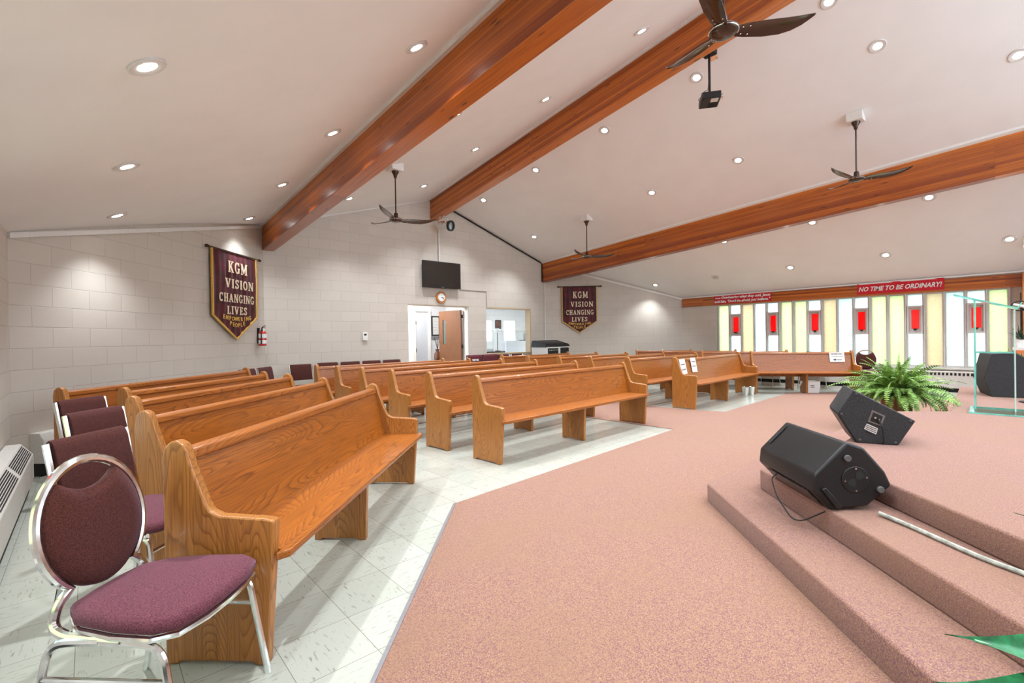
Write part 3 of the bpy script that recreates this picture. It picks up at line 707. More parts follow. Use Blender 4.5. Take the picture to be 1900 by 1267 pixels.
# paper notices taped to pew backs
def notice(A, B, u, w, h, zc, label, lines, arrow=False, tilt=0):
    A = Vector((A[0],A[1],0)); B = Vector((B[0],B[1],0)); d = B-A; a = math.atan2(d.y,d.x); dd = d.normalized()
    # the backrest leans back: local point (x, -s, z)
    s = .145+(.62-zc)*.20-.025; tl = math.atan2(.10,.5)
    r = thing('paper_notice', label, 'notice', A+dd*u, a, 'paper notices taped to pews')
    M = Matrix.Translation((0,-(s+.012),zc)) @ Matrix.Rotation(PI/2-tl, 4, 'X') @ Matrix.Rotation(tilt, 4, 'Z')
    mb = MB(); mb.box(-w/2,w/2,-h/2,h/2,-.0008,.0008, M); mb.build('sheet', M_paper, r)
    mm = []
    for (t,sz,y) in lines:
        if t: text_obj('lettering', M_ink, r, t, sz, w*.78, .0004, M @ Matrix.Translation((0,y,.0014)), bold=.001)
        else:
            mb = MB(); rr = random.Random(int(y*1000)+5)
            x = -w*.36
            while x < w*.34:
                ww = rr.uniform(.008,.02); mb.box(x, x+ww, y-sz*.4, y+sz*.4*rr.uniform(.6,1), .001, .0014, M); x += ww+.005
            mb.build('printed_line', M_ink, r)
    if arrow:
        mb = MB(); mb.prism([(-w*.30,-h*.28),(-w*.10,-h*.16),(-w*.10,-h*.40)], .001, .0016, 'z', M); mb.box(-w*.10,w*.3,-h*.31,-h*.25,.001,.0016,M); mb.build('arrow', M_ink, r)
notice(*Rp[0], .19, .21, .26, .70, 'white paper notice at the left end of the front pew right of the aisle', [('',.03,.04),('',.035,-.05)], tilt=.03)
notice(*Rp[0], .60, .20, .26, .71, 'white paper notice second from the left on the front pew right of the aisle', [('',.022,.06),('',.022,-.02)], tilt=-.03)
notice((4.70,-5.18),(5.87,-6.77), 1.66, .28, .20, .74, 'white RESERVED card with a left-pointing arrow on a window-side pew', [('RESERVED',.05,.06),('',.016,.01)], arrow=True)

# ------------------------------------------------------------------ chairs
def rrect(w, h, r, n=5, cx=0, cy=0):
    pts = []
    for (sx,sy,a0) in ((1,1,0),(-1,1,90),(-1,-1,180),(1,-1,270)):
        for k in range(n+1):
            a = math.radians(a0+90*k/n); pts.append((cx+sx*(w/2-r)+r*math.cos(a), cy+sy*(h/2-r)+r*math.sin(a)))
    return pts
def cushion(mb, outline, z0, z1, M, dome=.02, inset=.02):
    # stack of shrinking outlines
    n = len(outline); cx = sum(p[0] for p in outline)/n; cy = sum(p[1] for p in outline)/n
    def ring(k, z): return [M @ Vector((cx+(x-cx)*k, cy+(y-cy)*k, z)) for x,y in outline]
    lev = [(.93,z0),(1.0,z0+(z1-z0)*.25),(1.0,z0+(z1-z0)*.6),(.965,z0+(z1-z0)*.88),(.90,z1),(.6,z1+dome*.7),(.25,z1+dome)]
    vs = []; 
    for k,z in lev: vs += ring(k,z)
    fs = [tuple(range(n-1,-1,-1))]
    for a in range(len(lev)-1):
        for i in range(n): fs.append((a*n+i,a*n+(i+1)%n,(a+1)*n+(i+1)%n,(a+1)*n+i))
    fs.append(tuple(range((len(lev)-1)*n,len(lev)*n)))
    mb.faces(vs, fs)
def arc(c, r, a0, a1, n, f): return [f(c[0]+r*math.cos(math.radians(a0+(a1-a0)*k/n)), c[1]+r*math.sin(math.radians(a0+(a1-a0)*k/n))) for k in range(n+1)]
def fillet(pts, rad, n=5):
    out = [Vector(pts[0])]
    for i in range(1,len(pts)-1):
        p = Vector(pts[i]); a = (Vector(pts[i-1])-p); b = (Vector(pts[i+1])-p); d = min(rad, a.length*.45, b.length*.45)
        pa = p+a.normalized()*d; pb = p+b.normalized()*d
        for k in range(n+1):
            t = k/n; out.append(pa*(1-t)**2+p*2*t*(1-t)+pb*t*t)
    out.append(Vector(pts[-1])); return out
# chair frames: local x = width, -y = the way the sitter faces
def round_chair(label, loc, rz, group=None):
    r = thing('round_back_chair', label, 'chair', loc, rz, group)
    hw = .205
    # seat
    ol = [(-.13,.19),(-.05,.20),(.05,.20),(.13,.19),(.185,.12),(.215,-.02),(.222,-.15),(.19,-.21),(.10,-.235),(0,-.24),(-.10,-.235),(-.19,-.21),(-.222,-.15),(-.215,-.02),(-.185,.12)]
    ol = [(x,y) for x,y in ol]
    mb = MB(); cushion(mb, ol, .405, .455, Matrix(), .018); mb.build('seat', M_seatfab, r, smooth=True, angle=60)
    mb = MB(); mb.tube([(x*.97,y*.97,.398) for x,y in ol], .010, 8, closed=True); mb.build('seat_rail', M_chrome, r, smooth=True)
    # back: ring tilted back
    T = Matrix.Translation((0,.235,.655)) @ Matrix.Rotation(math.radians(-10), 4, 'X')
    def bp(x,z,y=0): return T @ Vector((x,y,z))
    rx, rz_ = .185, .215
    ring = [bp(rx*math.cos(t), rz_*math.sin(t)) for t in [(-52+284*k/36)*PI/180 for k in range(37)]]
    l0 = ring[-1]; r0 = ring[0]
    left = [l0, (-.085,.205,.44), (-.10,.19,.405), (-.16,.10,.392), (-.185,-.02,.39)]
    # hourglass neck: from the ring in to a waist and out to the side frames
    neckL = fillet([ring[-1], Vector((-.155,.205,.455)), Vector((-.175,.20,.40)), Vector((-.19,.14,.385)), Vector((-.205,-.05,.385))], .05)
    neckR = [Vector((-p.x,p.y,p.z)) for p in neckL]
    path = neckR[::-1]+ring[1:-1]+neckL
    mb = MB(); mb.tube(path, .0145, 10); mb.build('back_frame', M_chrome, r, smooth=True)
    mb = MB(); n = 40
    Mb = T @ Matrix.Rotation(PI/2, 4, 'X')
    aa = rx-.014; bb = rz_-.014; xe = .105; te = math.acos(xe/aa); ze = bb*math.sin(te)
    outl = [(aa*math.cos(PI-te+(PI+2*te)*k/34), bb*math.sin(PI-te+(PI+2*te)*k/34)) for k in range(35)]
    outl += [(xe-2*xe*k/12, ze-.042*math.sin(PI*k/12)**.8) for k in range(1,12)]
    n = len(outl)
    for sgn in (1,-1):
        lev = [(1.0,0),(1.0,.010),(.95,.021),(.7,.028),(.3,.031)]
        vs = []; 
        for kk,zz in lev:
            vs += [Mb @ Vector((x*kk,y*kk-(1-kk)*.01,zz*sgn)) for x,y in outl]
        fs = []
        for a in range(len(lev)-1):
            for i in range(n): fs.append((a*n+i,a*n+(i+1)%n,(a+1)*n+(i+1)%n,(a+1)*n+i))
        fs.append(tuple(range((len(lev)-1)*n,len(lev)*n))); mb.faces(vs, fs)
    mb.build('back_cushion', M_maroon, r, smooth=True, angle=60)
    # side frames: inverted U of flat tube, a leg each end, one low stretcher
    for s in (-1,1):
        for (ya,yb,nm) in ((-.235,-.02,'front'),(.25,.02,'rear')):
            p = fillet([(s*.215,ya,0),(s*.205,ya*.72,.375),(s*.205,yb,.383)], .06, 6)
            mb = MB(); mb.tube(p, .0125, 8, flat=.8); mb.build('leg', M_chrome, r, smooth=True)
        mb = MB(); mb.tube([(s*.209,-.185,.27),(s*.209,.205,.27)], .008, 8); mb.build('stretcher', M_chrome, r, smooth=True)
    return r
def stack_chair():
    r = thing('stacking_chair', 'x', 'chair', group='square-backed maroon chairs')
    ol = rrect(.42,.42,.06,4,0,-.02)
    mb = MB(); cushion(mb, ol, .405, .455, Matrix(), .015); mb.build('seat', M_seatfab, r, smooth=True, angle=60)
    tl = math.radians(-11)
    T = Matrix.Translation((0,.215,.44)) @ Matrix.Rotation(tl, 4, 'X')
    # square upholstered back wrapped over its top
    prof = [(-.018,0.10),(-.024,.20),(-.024,.34),(-.014,.378),(.002,.388),(.016,.378),(.020,.34),(.020,.10)]
    mb = MB(); mb.prism(prof, -.188, .188, 'x', T); mb.build('backrest', M_maroon, r, smooth=True, angle=50)
    for s in (-1,1):
        up = [T @ Vector((s*.203,0,z)) for z in (-.03,.12,.25,.375)]
        mb = MB(); mb.tube([(s*.203,-.18,.395),(s*.203,.17,.395)]+[*up], .0135, 8, flat=1.2); mb.build('back_post', M_chrome, r, smooth=True)
        mb = MB(); mb.tube(fillet([(s*.213,-.235,0),(s*.205,-.19,.39),(s*.203,0,.395)], .04), .011, 8); mb.build('leg', M_chrome, r, smooth=True)
        mb = MB(); mb.tube(fillet([(s*.213,.26,0),(s*.205,.20,.30),(s*.203,.12,.395)], .04), .011, 8); mb.build('leg', M_chrome, r, smooth=True)
    mb = MB(); mb.tube([(-.208,-.20,.33),(.208,-.20,.33)], .008, 8); mb.build('front_bar', M_chrome, r, smooth=True)
    return r
round_chair('near chrome chair with a round maroon back, beside the nearest pew', (-5.865,-7.44,0), math.radians(45))
sc = stack_chair()
CH = [((-5.84,-6.50),45,'square-backed maroon chair directly behind the near round-backed chair'),
      ((-5.81,-5.42),45,'square-backed maroon chair, second behind the round-backed chair'),
      ((-5.89,-4.45),45,'square-backed maroon chair, farthest behind the round-backed chair, before the dark pew end'),
      ((-4.00,-1.33),45,'square-backed maroon chair left of a pair past the rearmost left pew'),
      ((-3.66,-.98),45,'square-backed maroon chair right of a pair past the rearmost left pew'),
      ((-3.12,-.68),8,'square-backed maroon chair angled by the rear wall left of the row of four'),
      ((-2.60,-.50),0,'maroon chair against the rear wall, first of four from the left'),
      ((-2.15,-.50),0,'maroon chair against the rear wall, second of four from the left'),
      ((-1.70,-.50),0,'maroon chair against the rear wall, third of four from the left'),
      ((-1.25,-.50),0,'maroon chair against the rear wall, fourth of four, beside the doorway'),
      ((1.92,-.45),0,'maroon chair under the rear interior window, left of a pair'),
      ((2.40,-.45),0,'maroon chair under the rear interior window, right of a pair'),
      ((6.02,-5.05),-90,'chrome-legged chair by the heater, seen under the RESERVED pew at left'),
      ((6.02,-6.0),-90,'chrome-legged chair by the heater, seen under the RESERVED pew above the white bin')]
for k,((x,y),a,lab) in enumerate(CH):
    o = sc if k == 0 else dup(sc, (0,0,0), 0)
    o.location = (x,y,0.0 if not (-.45 < x < .9) else .007); o.rotation_euler = (0,0,math.radians(a)); o['label'] = lab
# two chairs by the doorway with dark covers carrying white lettering
def cover_chair(x, y, label, word):
    o = dup(sc, (x,y,.0), 0, label)
    o.location.z = .0
    c = thing('chair_cover', 'dark maroon cloth cover with white lettering over the %s' % ('left visitor chair' if word else 'right visitor chair'), 'chair cover', (x,y,0))
    T = Matrix.Translation((0,.215,.44)) @ Matrix.Rotation(math.radians(-11), 4, 'X')
    mb = MB(); mb.prism([(-.033,.14),(-.036,.36),(-.022,.398),(.0,.406),(.022,.398),(.030,.36),(.030,.14),(.026,.14),(.026,.355),(.02,.39),(.0,.396),(-.02,.39),(-.031,.355),(-.028,.14)], -.222, .222, 'x', T); mb.build('cloth', M_velvet, c)
    if word: text_obj('lettering', M_paper, c, 'VISITORS', .07, .20, .001, T @ Matrix.Translation((0,-.038,.27)) @ Matrix.Rotation(PI/2,4,'X'), bold=.002)
cover_chair(.95,-.50,'chair with a dark lettered cover just right of the doorway, left of two', True)
cover_chair(1.44,-.50,'chair with a dark cover just right of the doorway, right of two', False)
round_chair('maroon chair with a round back beside the RESERVED pew, by the coloured windows', (6.02,-6.98,0), math.radians(-80))

# ------------------------------------------------------------------ slab-serif capitals sewn on the banners
def ell(cx, cy, rx, ry, a0, a1, n=18): return [(cx+rx*math.cos(math.radians(a0+(a1-a0)*k/n)), cy+ry*math.sin(math.radians(a0+(a1-a0)*k/n))) for k in range(n+1)]
TK, TN, SR = .19, .10, .085
GLY = {
 'I': (.36, [([(.18,0),(.18,1)],TK),([(0,.045),(.36,.045)],SR),([(0,.955),(.36,.955)],SR)]),
 'L': (.58, [([(.18,0),(.18,1)],TK),([(0,.045),(.58,.045)],SR),([(0,.955),(.36,.955)],SR),([(.54,0),(.54,.28)],SR)]),
 'E': (.60, [([(.18,0),(.18,1)],TK),([(0,.045),(.60,.045)],SR),([(0,.955),(.58,.955)],SR),([(.18,.5),(.44,.5)],SR),([(.56,0),(.56,.28)],SR),([(.54,1),(.54,.74)],SR),([(.43,.62),(.43,.38)],SR)]),
 'H': (.78, [([(.17,0),(.17,1)],TK),([(.61,0),(.61,1)],TK),([(.17,.5),(.61,.5)],SR),([(0,.045),(.34,.045)],SR),([(0,.955),(.34,.955)],SR),([(.44,.045),(.78,.045)],SR),([(.44,.955),(.78,.955)],SR)]),
 'K': (.78, [([(.17,0),(.17,1)],TK),([(0,.045),(.34,.045)],SR),([(0,.955),(.34,.955)],SR),([(.60,.95),(.24,.42)],TN),([(.34,.58),(.64,.04)],TK),([(.46,.045),(.78,.045)],SR),([(.46,.955),(.74,.955)],SR)]),
 'M': (.98, [([(.14,0),(.14,1)],TN),([(.80,0),(.80,1)],TK),([(.16,.97),(.46,.14)],TK),([(.46,.14),(.78,.97)],TN),([(0,.045),(.30,.045)],SR),([(0,.955),(.24,.955)],SR),([(.64,.045),(.98,.045)],SR),([(.76,.955),(.98,.955)],SR)]),
 'N': (.84, [([(.14,0),(.14,1)],TN),([(.70,0),(.70,1)],TN),([(.16,.97),(.68,.05)],TK),([(0,.045),(.30,.045)],SR),([(0,.955),(.26,.955)],SR),([(.56,.955),(.84,.955)],SR)]),
 'V': (.78, [([(.14,.96),(.40,.04)],TK),([(.66,.96),(.40,.04)],TN),([(0,.955),(.32,.955)],SR),([(.52,.955),(.78,.955)],SR)]),
 'A': (.80, [([(.12,.04),(.38,.97)],TN),([(.40,.97),(.66,.04)],TK),([(.20,.34),(.56,.34)],SR),([(0,.045),(.27,.045)],SR),([(.50,.045),(.80,.045)],SR)]),
 'O': (.70, [(ell(.35,.5,.26,.43,0,360,26),.16)]),
 'C': (.68, [(ell(.36,.5,.27,.43,48,312,22),.16),([(.60,.98),(.60,.66)],SR)]),
 'G': (.76, [(ell(.36,.5,.27,.43,48,318,22),.16),([(.60,.98),(.60,.68)],SR),([(.60,.05),(.60,.44)],.15),([(.44,.44),(.76,.44)],SR)]),
 'S': (.60, [([(.50,.78),(.42,.90),(.28,.93),(.15,.86),(.12,.73),(.18,.61),(.32,.52),(.44,.42),(.49,.28),(.43,.13),(.29,.07),(.15,.11),(.07,.24)],.15),([(.52,.97),(.52,.70)],SR),([(.06,.03),(.06,.32)],SR)]),
}
def slab_text(mb, t, x, z, h, wd, y, th):
    adv = [GLY[c][0]+.14 for c in t]; tot = sum(adv)-.14; kx = wd/(tot*h); cx = x-wd/2
    for c,a in zip(t, adv):
        for (pl,w) in GLY[c][1]:
            for (p,q) in zip(pl, pl[1:]):
                P = Vector((cx+p[0]*h*kx, z-h/2+p[1]*h)); Q = Vector((cx+q[0]*h*kx, z-h/2+q[1]*h)); d = (Q-P)
                if d.length < 1e-6: continue
                d.normalize(); n_ = Vector((-d.y*kx, d.x)).normalized()*w*h/2*(kx if abs(d.y) > abs(d.x) else 1)
                e = d*(.02*h if len(pl) > 2 else 0)
                mb.prism([(P.x-e.x-n_.x,P.y-e.y-n_.y),(Q.x+e.x-n_.x,Q.y+e.y-n_.y),(Q.x+e.x+n_.x,Q.y+e.y+n_.y),(P.x-e.x+n_.x,P.y-e.y+n_.y)], y, y+th, 'y')
        cx += a*h*kx
# ------------------------------------------------------------------ banners
def kgm_banner(P, Q, u0, u1, ztop, zside, ztip, label):
    L,a = wall_frame(P,Q); d = Vector((Q[0]-P[0],Q[1]-P[1],0)).normalized(); n = Vector((d.y,-d.x,0))
    o = Vector((P[0],P[1],0))+d*((u0+u1)/2)+n*.06
    r = thing('wall_banner', label, 'banner', (o.x,o.y,ztop), a, 'pennant banners on the rear walls')
    w = u1-u0; hs = zside-ztop; ht = ztip-ztop
    nx = 40; mb = MB(); T = .006
    def yy(x,z): 
        f = min(1, -z/.15); return .009*math.sin(x*46+1.2*math.sin(z*4))*f+.006*math.sin(x*21+z*2)*f
    nz = 14; vs = []
    for i in range(nx+1):
        x = -w/2+w*i/nx; zb = ht+(hs-ht)*abs(x)/(w/2)
        for j in range(nz+1):
            z = zb*j/nz; vs.append((x, yy(x,z)-.0, z))
    m0 = len(vs); vs += [(x,y+T,z) for x,y,z in vs]; fs = []
    for i in range(nx):
        for j in range(nz):
            p = i*(nz+1)+j; q = p+nz+1; fs += [(p,q,q+1,p+1),(m0+p,m0+p+1,m0+q+1,m0+q)]
    for i in range(nx):
        for j in (0,nz):
            p = i*(nz+1)+j; q = p+nz+1; fs.append((p,m0+p,m0+q,q))
    for i in (0,nx):
        for j in range(nz):
            p = i*(nz+1)+j; fs.append((p,p+1,m0+p+1,m0+p))
    mb.faces(vs, fs); mb.build('cloth', M_velvet, r, smooth=True, angle=60)
    # gold fringe round the sides and point
    mb = MB(); pts = [(-w/2,-.01),(-w/2,hs),(0,ht),(w/2,hs),(w/2,-.01)]
    for (a_,b_) in zip(pts,pts[1:]):
        va = Vector((a_[0],0,a_[1])); vb = Vector((b_[0],0,b_[1])); dd = (vb-va).normalized(); nn = Vector((-dd.z,0,dd.x))*.011
        mb.faces([va-nn+Vector((0,-.016,0)), vb-nn+Vector((0,-.016,0)), vb+nn+Vector((0,-.016,0)), va+nn+Vector((0,-.016,0)), va-nn+Vector((0,.012,0)), vb-nn+Vector((0,.012,0)), vb+nn+Vector((0,.012,0)), va+nn+Vector((0,.012,0))],
                 [(0,1,2,3),(4,7,6,5),(0,4,5,1),(1,5,6,2),(2,6,7,3),(3,7,4,0)])
    mb.build('gold_border', M_gold, r)
    mb = MB(); mb.tube([(-w/2-.10,.0,.0),(w/2+.10,0,0)], .014, 10)
    for s in (-1,1): mb.lathe([(.0,-.03),(.02,-.02),(.026,.0),(.016,.02),(.022,.035),(.0,.05)], 12, Matrix.Translation((s*(w/2+.11),0,0)) @ Matrix.Rotation(PI/2,4,'Y'))
    for s in (-1,1): mb.box(s*(w/2+.05)-.008, s*(w/2+.05)+.008, 0, .062, -.01, .01)
    mb.build('pole', M_bronze, r, smooth=True)
    F = Matrix.Rotation(PI/2,4,'X')
    def line(t, x, z, sz, wd, mat=M_cream):
        mb = MB(); slab_text(mb, t, x, z, sz*.74, wd, -.024, .004); mb.build('lettering', mat, r)
    k = w/1.0
    line('KGM', .03*w, -.235, .245, .44*w); line('VISION', .07*w, -.50, .20, .66*w); line('CHANGING', .01*w, -.73, .185, .80*w); line('LIVES', .0, -.925, .175, .46*w)
    for word, z0, sz, half in (('EMPOWERING', -1.035, .092, .30*w), ('PEOPLE', -1.135, .092, .15*w)):
        ms = []
        for i,chh in enumerate(word):
            t = (i-(len(word)-1)/2)/((len(word)-1)/2); x = half*t; z = z0-.03*(1-t*t)
            ms.append(text_mesh(chh, sz, None, .002, Matrix.Translation((x,-.022,z)) @ F @ Matrix.Rotation(t*.16,4,'Z'), bold=.002))
        merge_meshes('lettering', ms, M_gold, r)
    return r
def ulen(P, pt): return math.hypot(pt[0]-P[0], pt[1]-P[1])
kgm_banner(PA, QA, ulen(PA,(-4.70,-1.09)), ulen(PA,(-3.90,-.25)), 2.68, 1.66, 1.30, 'maroon pennant banner lettered KGM VISION on the left angled wall, by the extinguisher')
kgm_banner(PC, QC, ulen(PC,(4.01,-.35)), ulen(PC,(4.70,-1.025)), 2.66, 1.68, 1.36, 'maroon pennant banner lettered KGM VISION on the right angled wall')
def strip_banner(y0, y1, zt, zb, lines, label, sag=0, slab=False):
    r = thing('text_banner', label, 'banner', (XR-.04, (y0+y1)/2, zb), -PI/2)
    w = abs(y1-y0); h = zt-zb; n = 30; vs = []; 
    for i in range(n+1):
        x = -w/2+w*i/n
        for j in range(5): z = h*j/4; vs.append((x, -.006+.006*math.sin(x*9+j*1.3)*sag, z+ -sag*.02*math.sin(PI*i/n)*(1-j/4)*0))
    m0 = len(vs); vs += [(x,y+.004,z) for x,y,z in vs]; fs = []
    for i in range(n):
        for j in range(4): p = i*5+j; q = p+5; fs += [(p,q,q+1,p+1),(m0+p,m0+p+1,m0+q+1,m0+q)]
        for j in (0,4): p = i*5+j; q = p+5; fs.append((p,m0+p,m0+q,q))
    for i in (0,n):
        for j in range(4): p = i*5+j; fs.append((p,p+1,m0+p+1,m0+p))
    mb = MB(); mb.faces(vs, fs); mb.build('vinyl_sheet', M_red, r, smooth=True)
    for (t, x, z, sz, wd) in lines:
        text_obj('lettering', M_paper, r, t, sz, wd, .002, Matrix.Translation((x,-.018,z)) @ Matrix.Rotation(PI/2,4,'X'), bold=.003, shear=.3)
strip_banner(-3.64,-5.06,2.262,2.05,[('Overhearing what they said, Jesus',.09,.155,.088,1.20),('told him, "Don\'t be afraid; just believe."',0,.055,.088,1.38),('Mark 5:36',-.60,.145,.035,.14)],'red banner with two lines of white italic text over the first coloured windows')
strip_banner(-6.78,-8.18,2.285,2.06,[('NO TIME TO BE ORDINARY!',0,.10,.13,1.34)],'red banner lettered NO TIME TO BE ORDINARY! over the coloured windows', sag=1)

# ------------------------------------------------------------------ things on the rear wall
r = thing('wall_television', 'black flat-screen television on the rear wall above the doorway', 'television', (.14,-.09,2.43))
mb = MB(); mb.box(-.52,.52,-.025,.03,0,.612); mb.build('bezel', M_black, r, bevel=.006)
mb = MB(); mb.box(-.50,.50,-.0275,-.02,.035,.592); mb.build('screen', plain('dark_screen',(.022,.017,.013),.22), r)
mb = MB(); mb.box(-.12,.12,.03,.09,.2,.42); mb.build('wall_bracket', M_dark, r)
mb = MB(); mb.box(-.03,.03,-.029,-.026,.012,.022); mb.build('badge', M_chrome, r)
r = thing('wall_clock', 'octagonal orange wood wall clock with a white dial above the doorway', 'clock', (.155,-.001,2.22))
oct_ = [(.145*math.cos(PI/8+k*PI/4), .145*math.sin(PI/8+k*PI/4)) for k in range(8)]
inn = [(.095*math.cos(2*PI*k/32), .095*math.sin(2*PI*k/32)) for k in range(32)]
mb = MB(); mb.prism(oct_, -.035, 0, 'y'); mb.build('case', plain('orange_oak',(.55,.20,.045),.35,coat=.4), r, bevel=.006)
mb = MB(); mb.prism(inn, -.039, -.034, 'y'); mb.build('dial', M_paper, r)
mb = MB()
for k in range(12):
    c,s_ = math.cos(k*PI/6), math.sin(k*PI/6); mb.box(c*.08-.004,c*.08+.004,-.0405,-.0388,s_*.08-.004,s_*.08+.004)
mb.build('hour_marks', M_ink, r)
for ang,ln,nm in ((-10,.05,'hour_hand'),(-30,.072,'minute_hand')):
    mb = MB(); mb.box(-.005,ln,-.043,-.041,-.004,.004, Matrix.Rotation(math.radians(-ang),4,'Y')); mb.build(nm, M_ink, r)
r = thing('thermostat', 'small white thermostat on the rear wall left of the doorway', 'thermostat', (-1.742,-.001,1.28))
mb = MB(); mb.box(-.055,.055,-.03,0,0,.13); mb.build('housing', M_trim, r, bevel=.006)
mb = MB(); mb.box(-.022,.03,-.0315,-.029,.06,.095); mb.build('display', M_dark, r)
mb = MB(); mb.box(-.05,.05,-.04,0,-.045,-.005); mb.build('lower_cover', M_trim, r, bevel=.004)
mb = MB(); mb.tube([(.116,-.022,3.985),(.116,-.022,3.03)], .018, 8); tag(mb.build('conduit', M_trim, smooth=True), 'white conduit from the ridge beam down to the television', 'conduit')
mb = MB(); mb.tube([(.70,-.012,2.435),(1.53,-.012,2.43),(1.54,-.012,2.04)], .008, 6); tag(mb.build('television_cable', plain('painted_cord',(.42,.36,.30),.6)), 'thin beige cord from the television to the interior window', 'cord')
mb = MB(); mb.tube([(WB-.02,-.03,2.79),(WB-.02,-.03,.02)], .014, 8); tag(mb.build('conduit', M_trim, smooth=True), 'white conduit down the rear wall corner below the window-side beam', 'conduit')
# fire extinguisher on the angled wall
dA = Vector((ca,sa,0)); nA = Vector((sa,-ca,0)); pe = Vector((-3.80,-.155,0))+nA*.085
r = thing('fire_extinguisher', 'red fire extinguisher with white tag on the wall right of the left banner', 'fire extinguisher', (pe.x,pe.y,1.17), _aa)
mb = MB(); mb.lathe([(.0,0),(.05,.0),(.062,.012),(.064,.22),(.055,.25),(.025,.275),(.02,.29)], 24); mb.build('cylinder', M_redp, r, smooth=True)
mb = MB(); mb.lathe([(.0655,.04),(.0655,.10)], 24); mb.lathe([(.0655,.14),(.0655,.215)], 24); mb.build('label_sheet', M_paper, r, smooth=True)
mb = MB(); mb.lathe([(.022,.285),(.022,.31),(.012,.32)], 14); mb.box(-.012,.085,-.01,.01,.318,.328); mb.tube([(-.01,0,.33),(.05,0,.352),(.095,0,.36)], .007, 6); mb.build('valve_handle', M_dark, r)
mb = MB(); mb.tube(fillet([(-.015,-.01,.305),(-.07,-.015,.29),(-.078,-.02,.10)], .04), .009, 8); mb.lathe([(.010,0),(.014,-.06)], 10, Matrix.Translation((-.078,-.02,.10))); mb.build('hose', M_dark, r, smooth=True)
mb = MB(); mb.box(.03,.085,-.03,-.028,.20,.31, Matrix.Rotation(-.25,4,'Y')); mb.build('inspection_tag', M_paper, r)
mb = MB(); mb.box(-.02,.02,.06,.085,.05,.32); mb.build('wall_hook', M_dark, r)
# stage light hanging from the ridge beam end
r = thing('stage_spotlight', 'chrome can spotlight hanging below the end of the ridge beam', 'spotlight', (.02,-.38,H+2.744+.055-.01))
mb = MB(); mb.tube(fillet([(-.10,0,-.20),(-.10,0,-.03),(.10,0,-.03),(.10,0,-.20)], .02), .008, 6); mb.box(-.02,.02,-.02,.02,-.03,.0); mb.build('yoke', M_chrome, r)
MM = Matrix.Translation((.03,0,-.22)) @ Matrix.Rotation(math.radians(16),4,'Z') @ Matrix.Rotation(math.radians(100),4,'X') @ Matrix.Scale(1.25,4)
mb = MB(); mb.lathe([(.04,-.15),(.07,-.13),(.078,-.05),(.085,.06),(.090,.12)], 24, MM); mb.build('can', M_chrome, r, smooth=True)
mb = MB(); mb.lathe([(.095,.115),(.097,.155),(.070,.158),(.070,.12)], 24, MM); mb.build('front_ring', M_dark, r, smooth=True)
mb = MB(); mb.lathe([(.0,.128),(.069,.126)], 24, MM); mb.build('lens', plain('grey_lens',(.35,.42,.42),.1,coat=1), r, smooth=True)

# ------------------------------------------------------------------ vestibule behind the doorway
def box_struct(name, x0,x1,y0,y1,z0,z1, mat, label=None):
    mb = MB(); mb.box(x0,x1,y0,y1,z0,z1); return struct(mb.build(name, mat), label)
box_struct('floor', -1.3,7.2,.2,3.9,-.12,0, M_tile, 'vestibule floor')
box_struct('ceiling', -1.3,7.2,.2,3.9,2.45,2.55, M_white, 'low ceiling of the rooms behind')
box_struct('wall_vestibule_left', -1.4,-1.3,.2,3.2,0,2.45, M_white)
# the vestibule's far wall with the grey inner door
mb = MB(); mb.box(-1.3,.25,1.5,1.6,0,2.45); mb.box(.78,1.3,1.5,1.6,0,2.45); mb.box(.25,.78,1.5,1.6,1.93,2.45); struct(mb.build('wall_vestibule_rear', M_white), 'white wall seen through the doorway')
mb = MB(); mb.box(1.3,1.4,.2,1.6,0,2.45); struct(mb.build('wall_vestibule_right', M_white))
r = thing('door_1', None, None, (.33,1.49,0)); r['kind'] = 'structure'; r['label'] = 'grey inner door of the vestibule'
mb = MB(); mb.box(.0,.40,.02,.06,.01,1.89); mb.build('door_leaf', plain('grey_door_paint',(.50,.52,.56),.5), r, bevel=.003)
mb = MB(); mb.box(-.08,.0,-.03,.08,0,1.97); mb.box(.40,.46,-.03,.08,0,1.97); mb.box(-.079,.459,-.031,.081,1.972,2.01); mb.build('door_frame', M_trim, r)
mb = MB(); mb.box(.005,.03,-.01,.03,1.62,1.72); mb.box(.005,.03,-.01,.03,.9,1.0); mb.build('hinge', M_dark, r)
# open wooden door leaf
r = thing('door_2', None, None, (.90,.20,0), math.radians(97)); r['kind'] = 'structure'; r['label'] = 'open brown wooden door with a narrow glass light'
mb = MB(); mb.box(0,.82,0,.045,.01,1.10); mb.box(0,.56,0,.045,1.10,1.95); mb.box(.68,.82,0,.045,1.10,1.95); mb.box(.56,.68,0,.045,1.72,1.95); mb.build('door_leaf', M_door, r, bevel=.003)
mb = MB(); mb.box(.56,.68,.018,.026,1.10,1.72); mb.build('glass', plain('dark_green_glass',(.06,.10,.09),.1,coat=1), r)
mb = MB()
for z in (.3,1.0,1.75): mb.box(-.02,.02,-.015,.02,z,z+.09)
mb.build('hinge', M_dark, r)
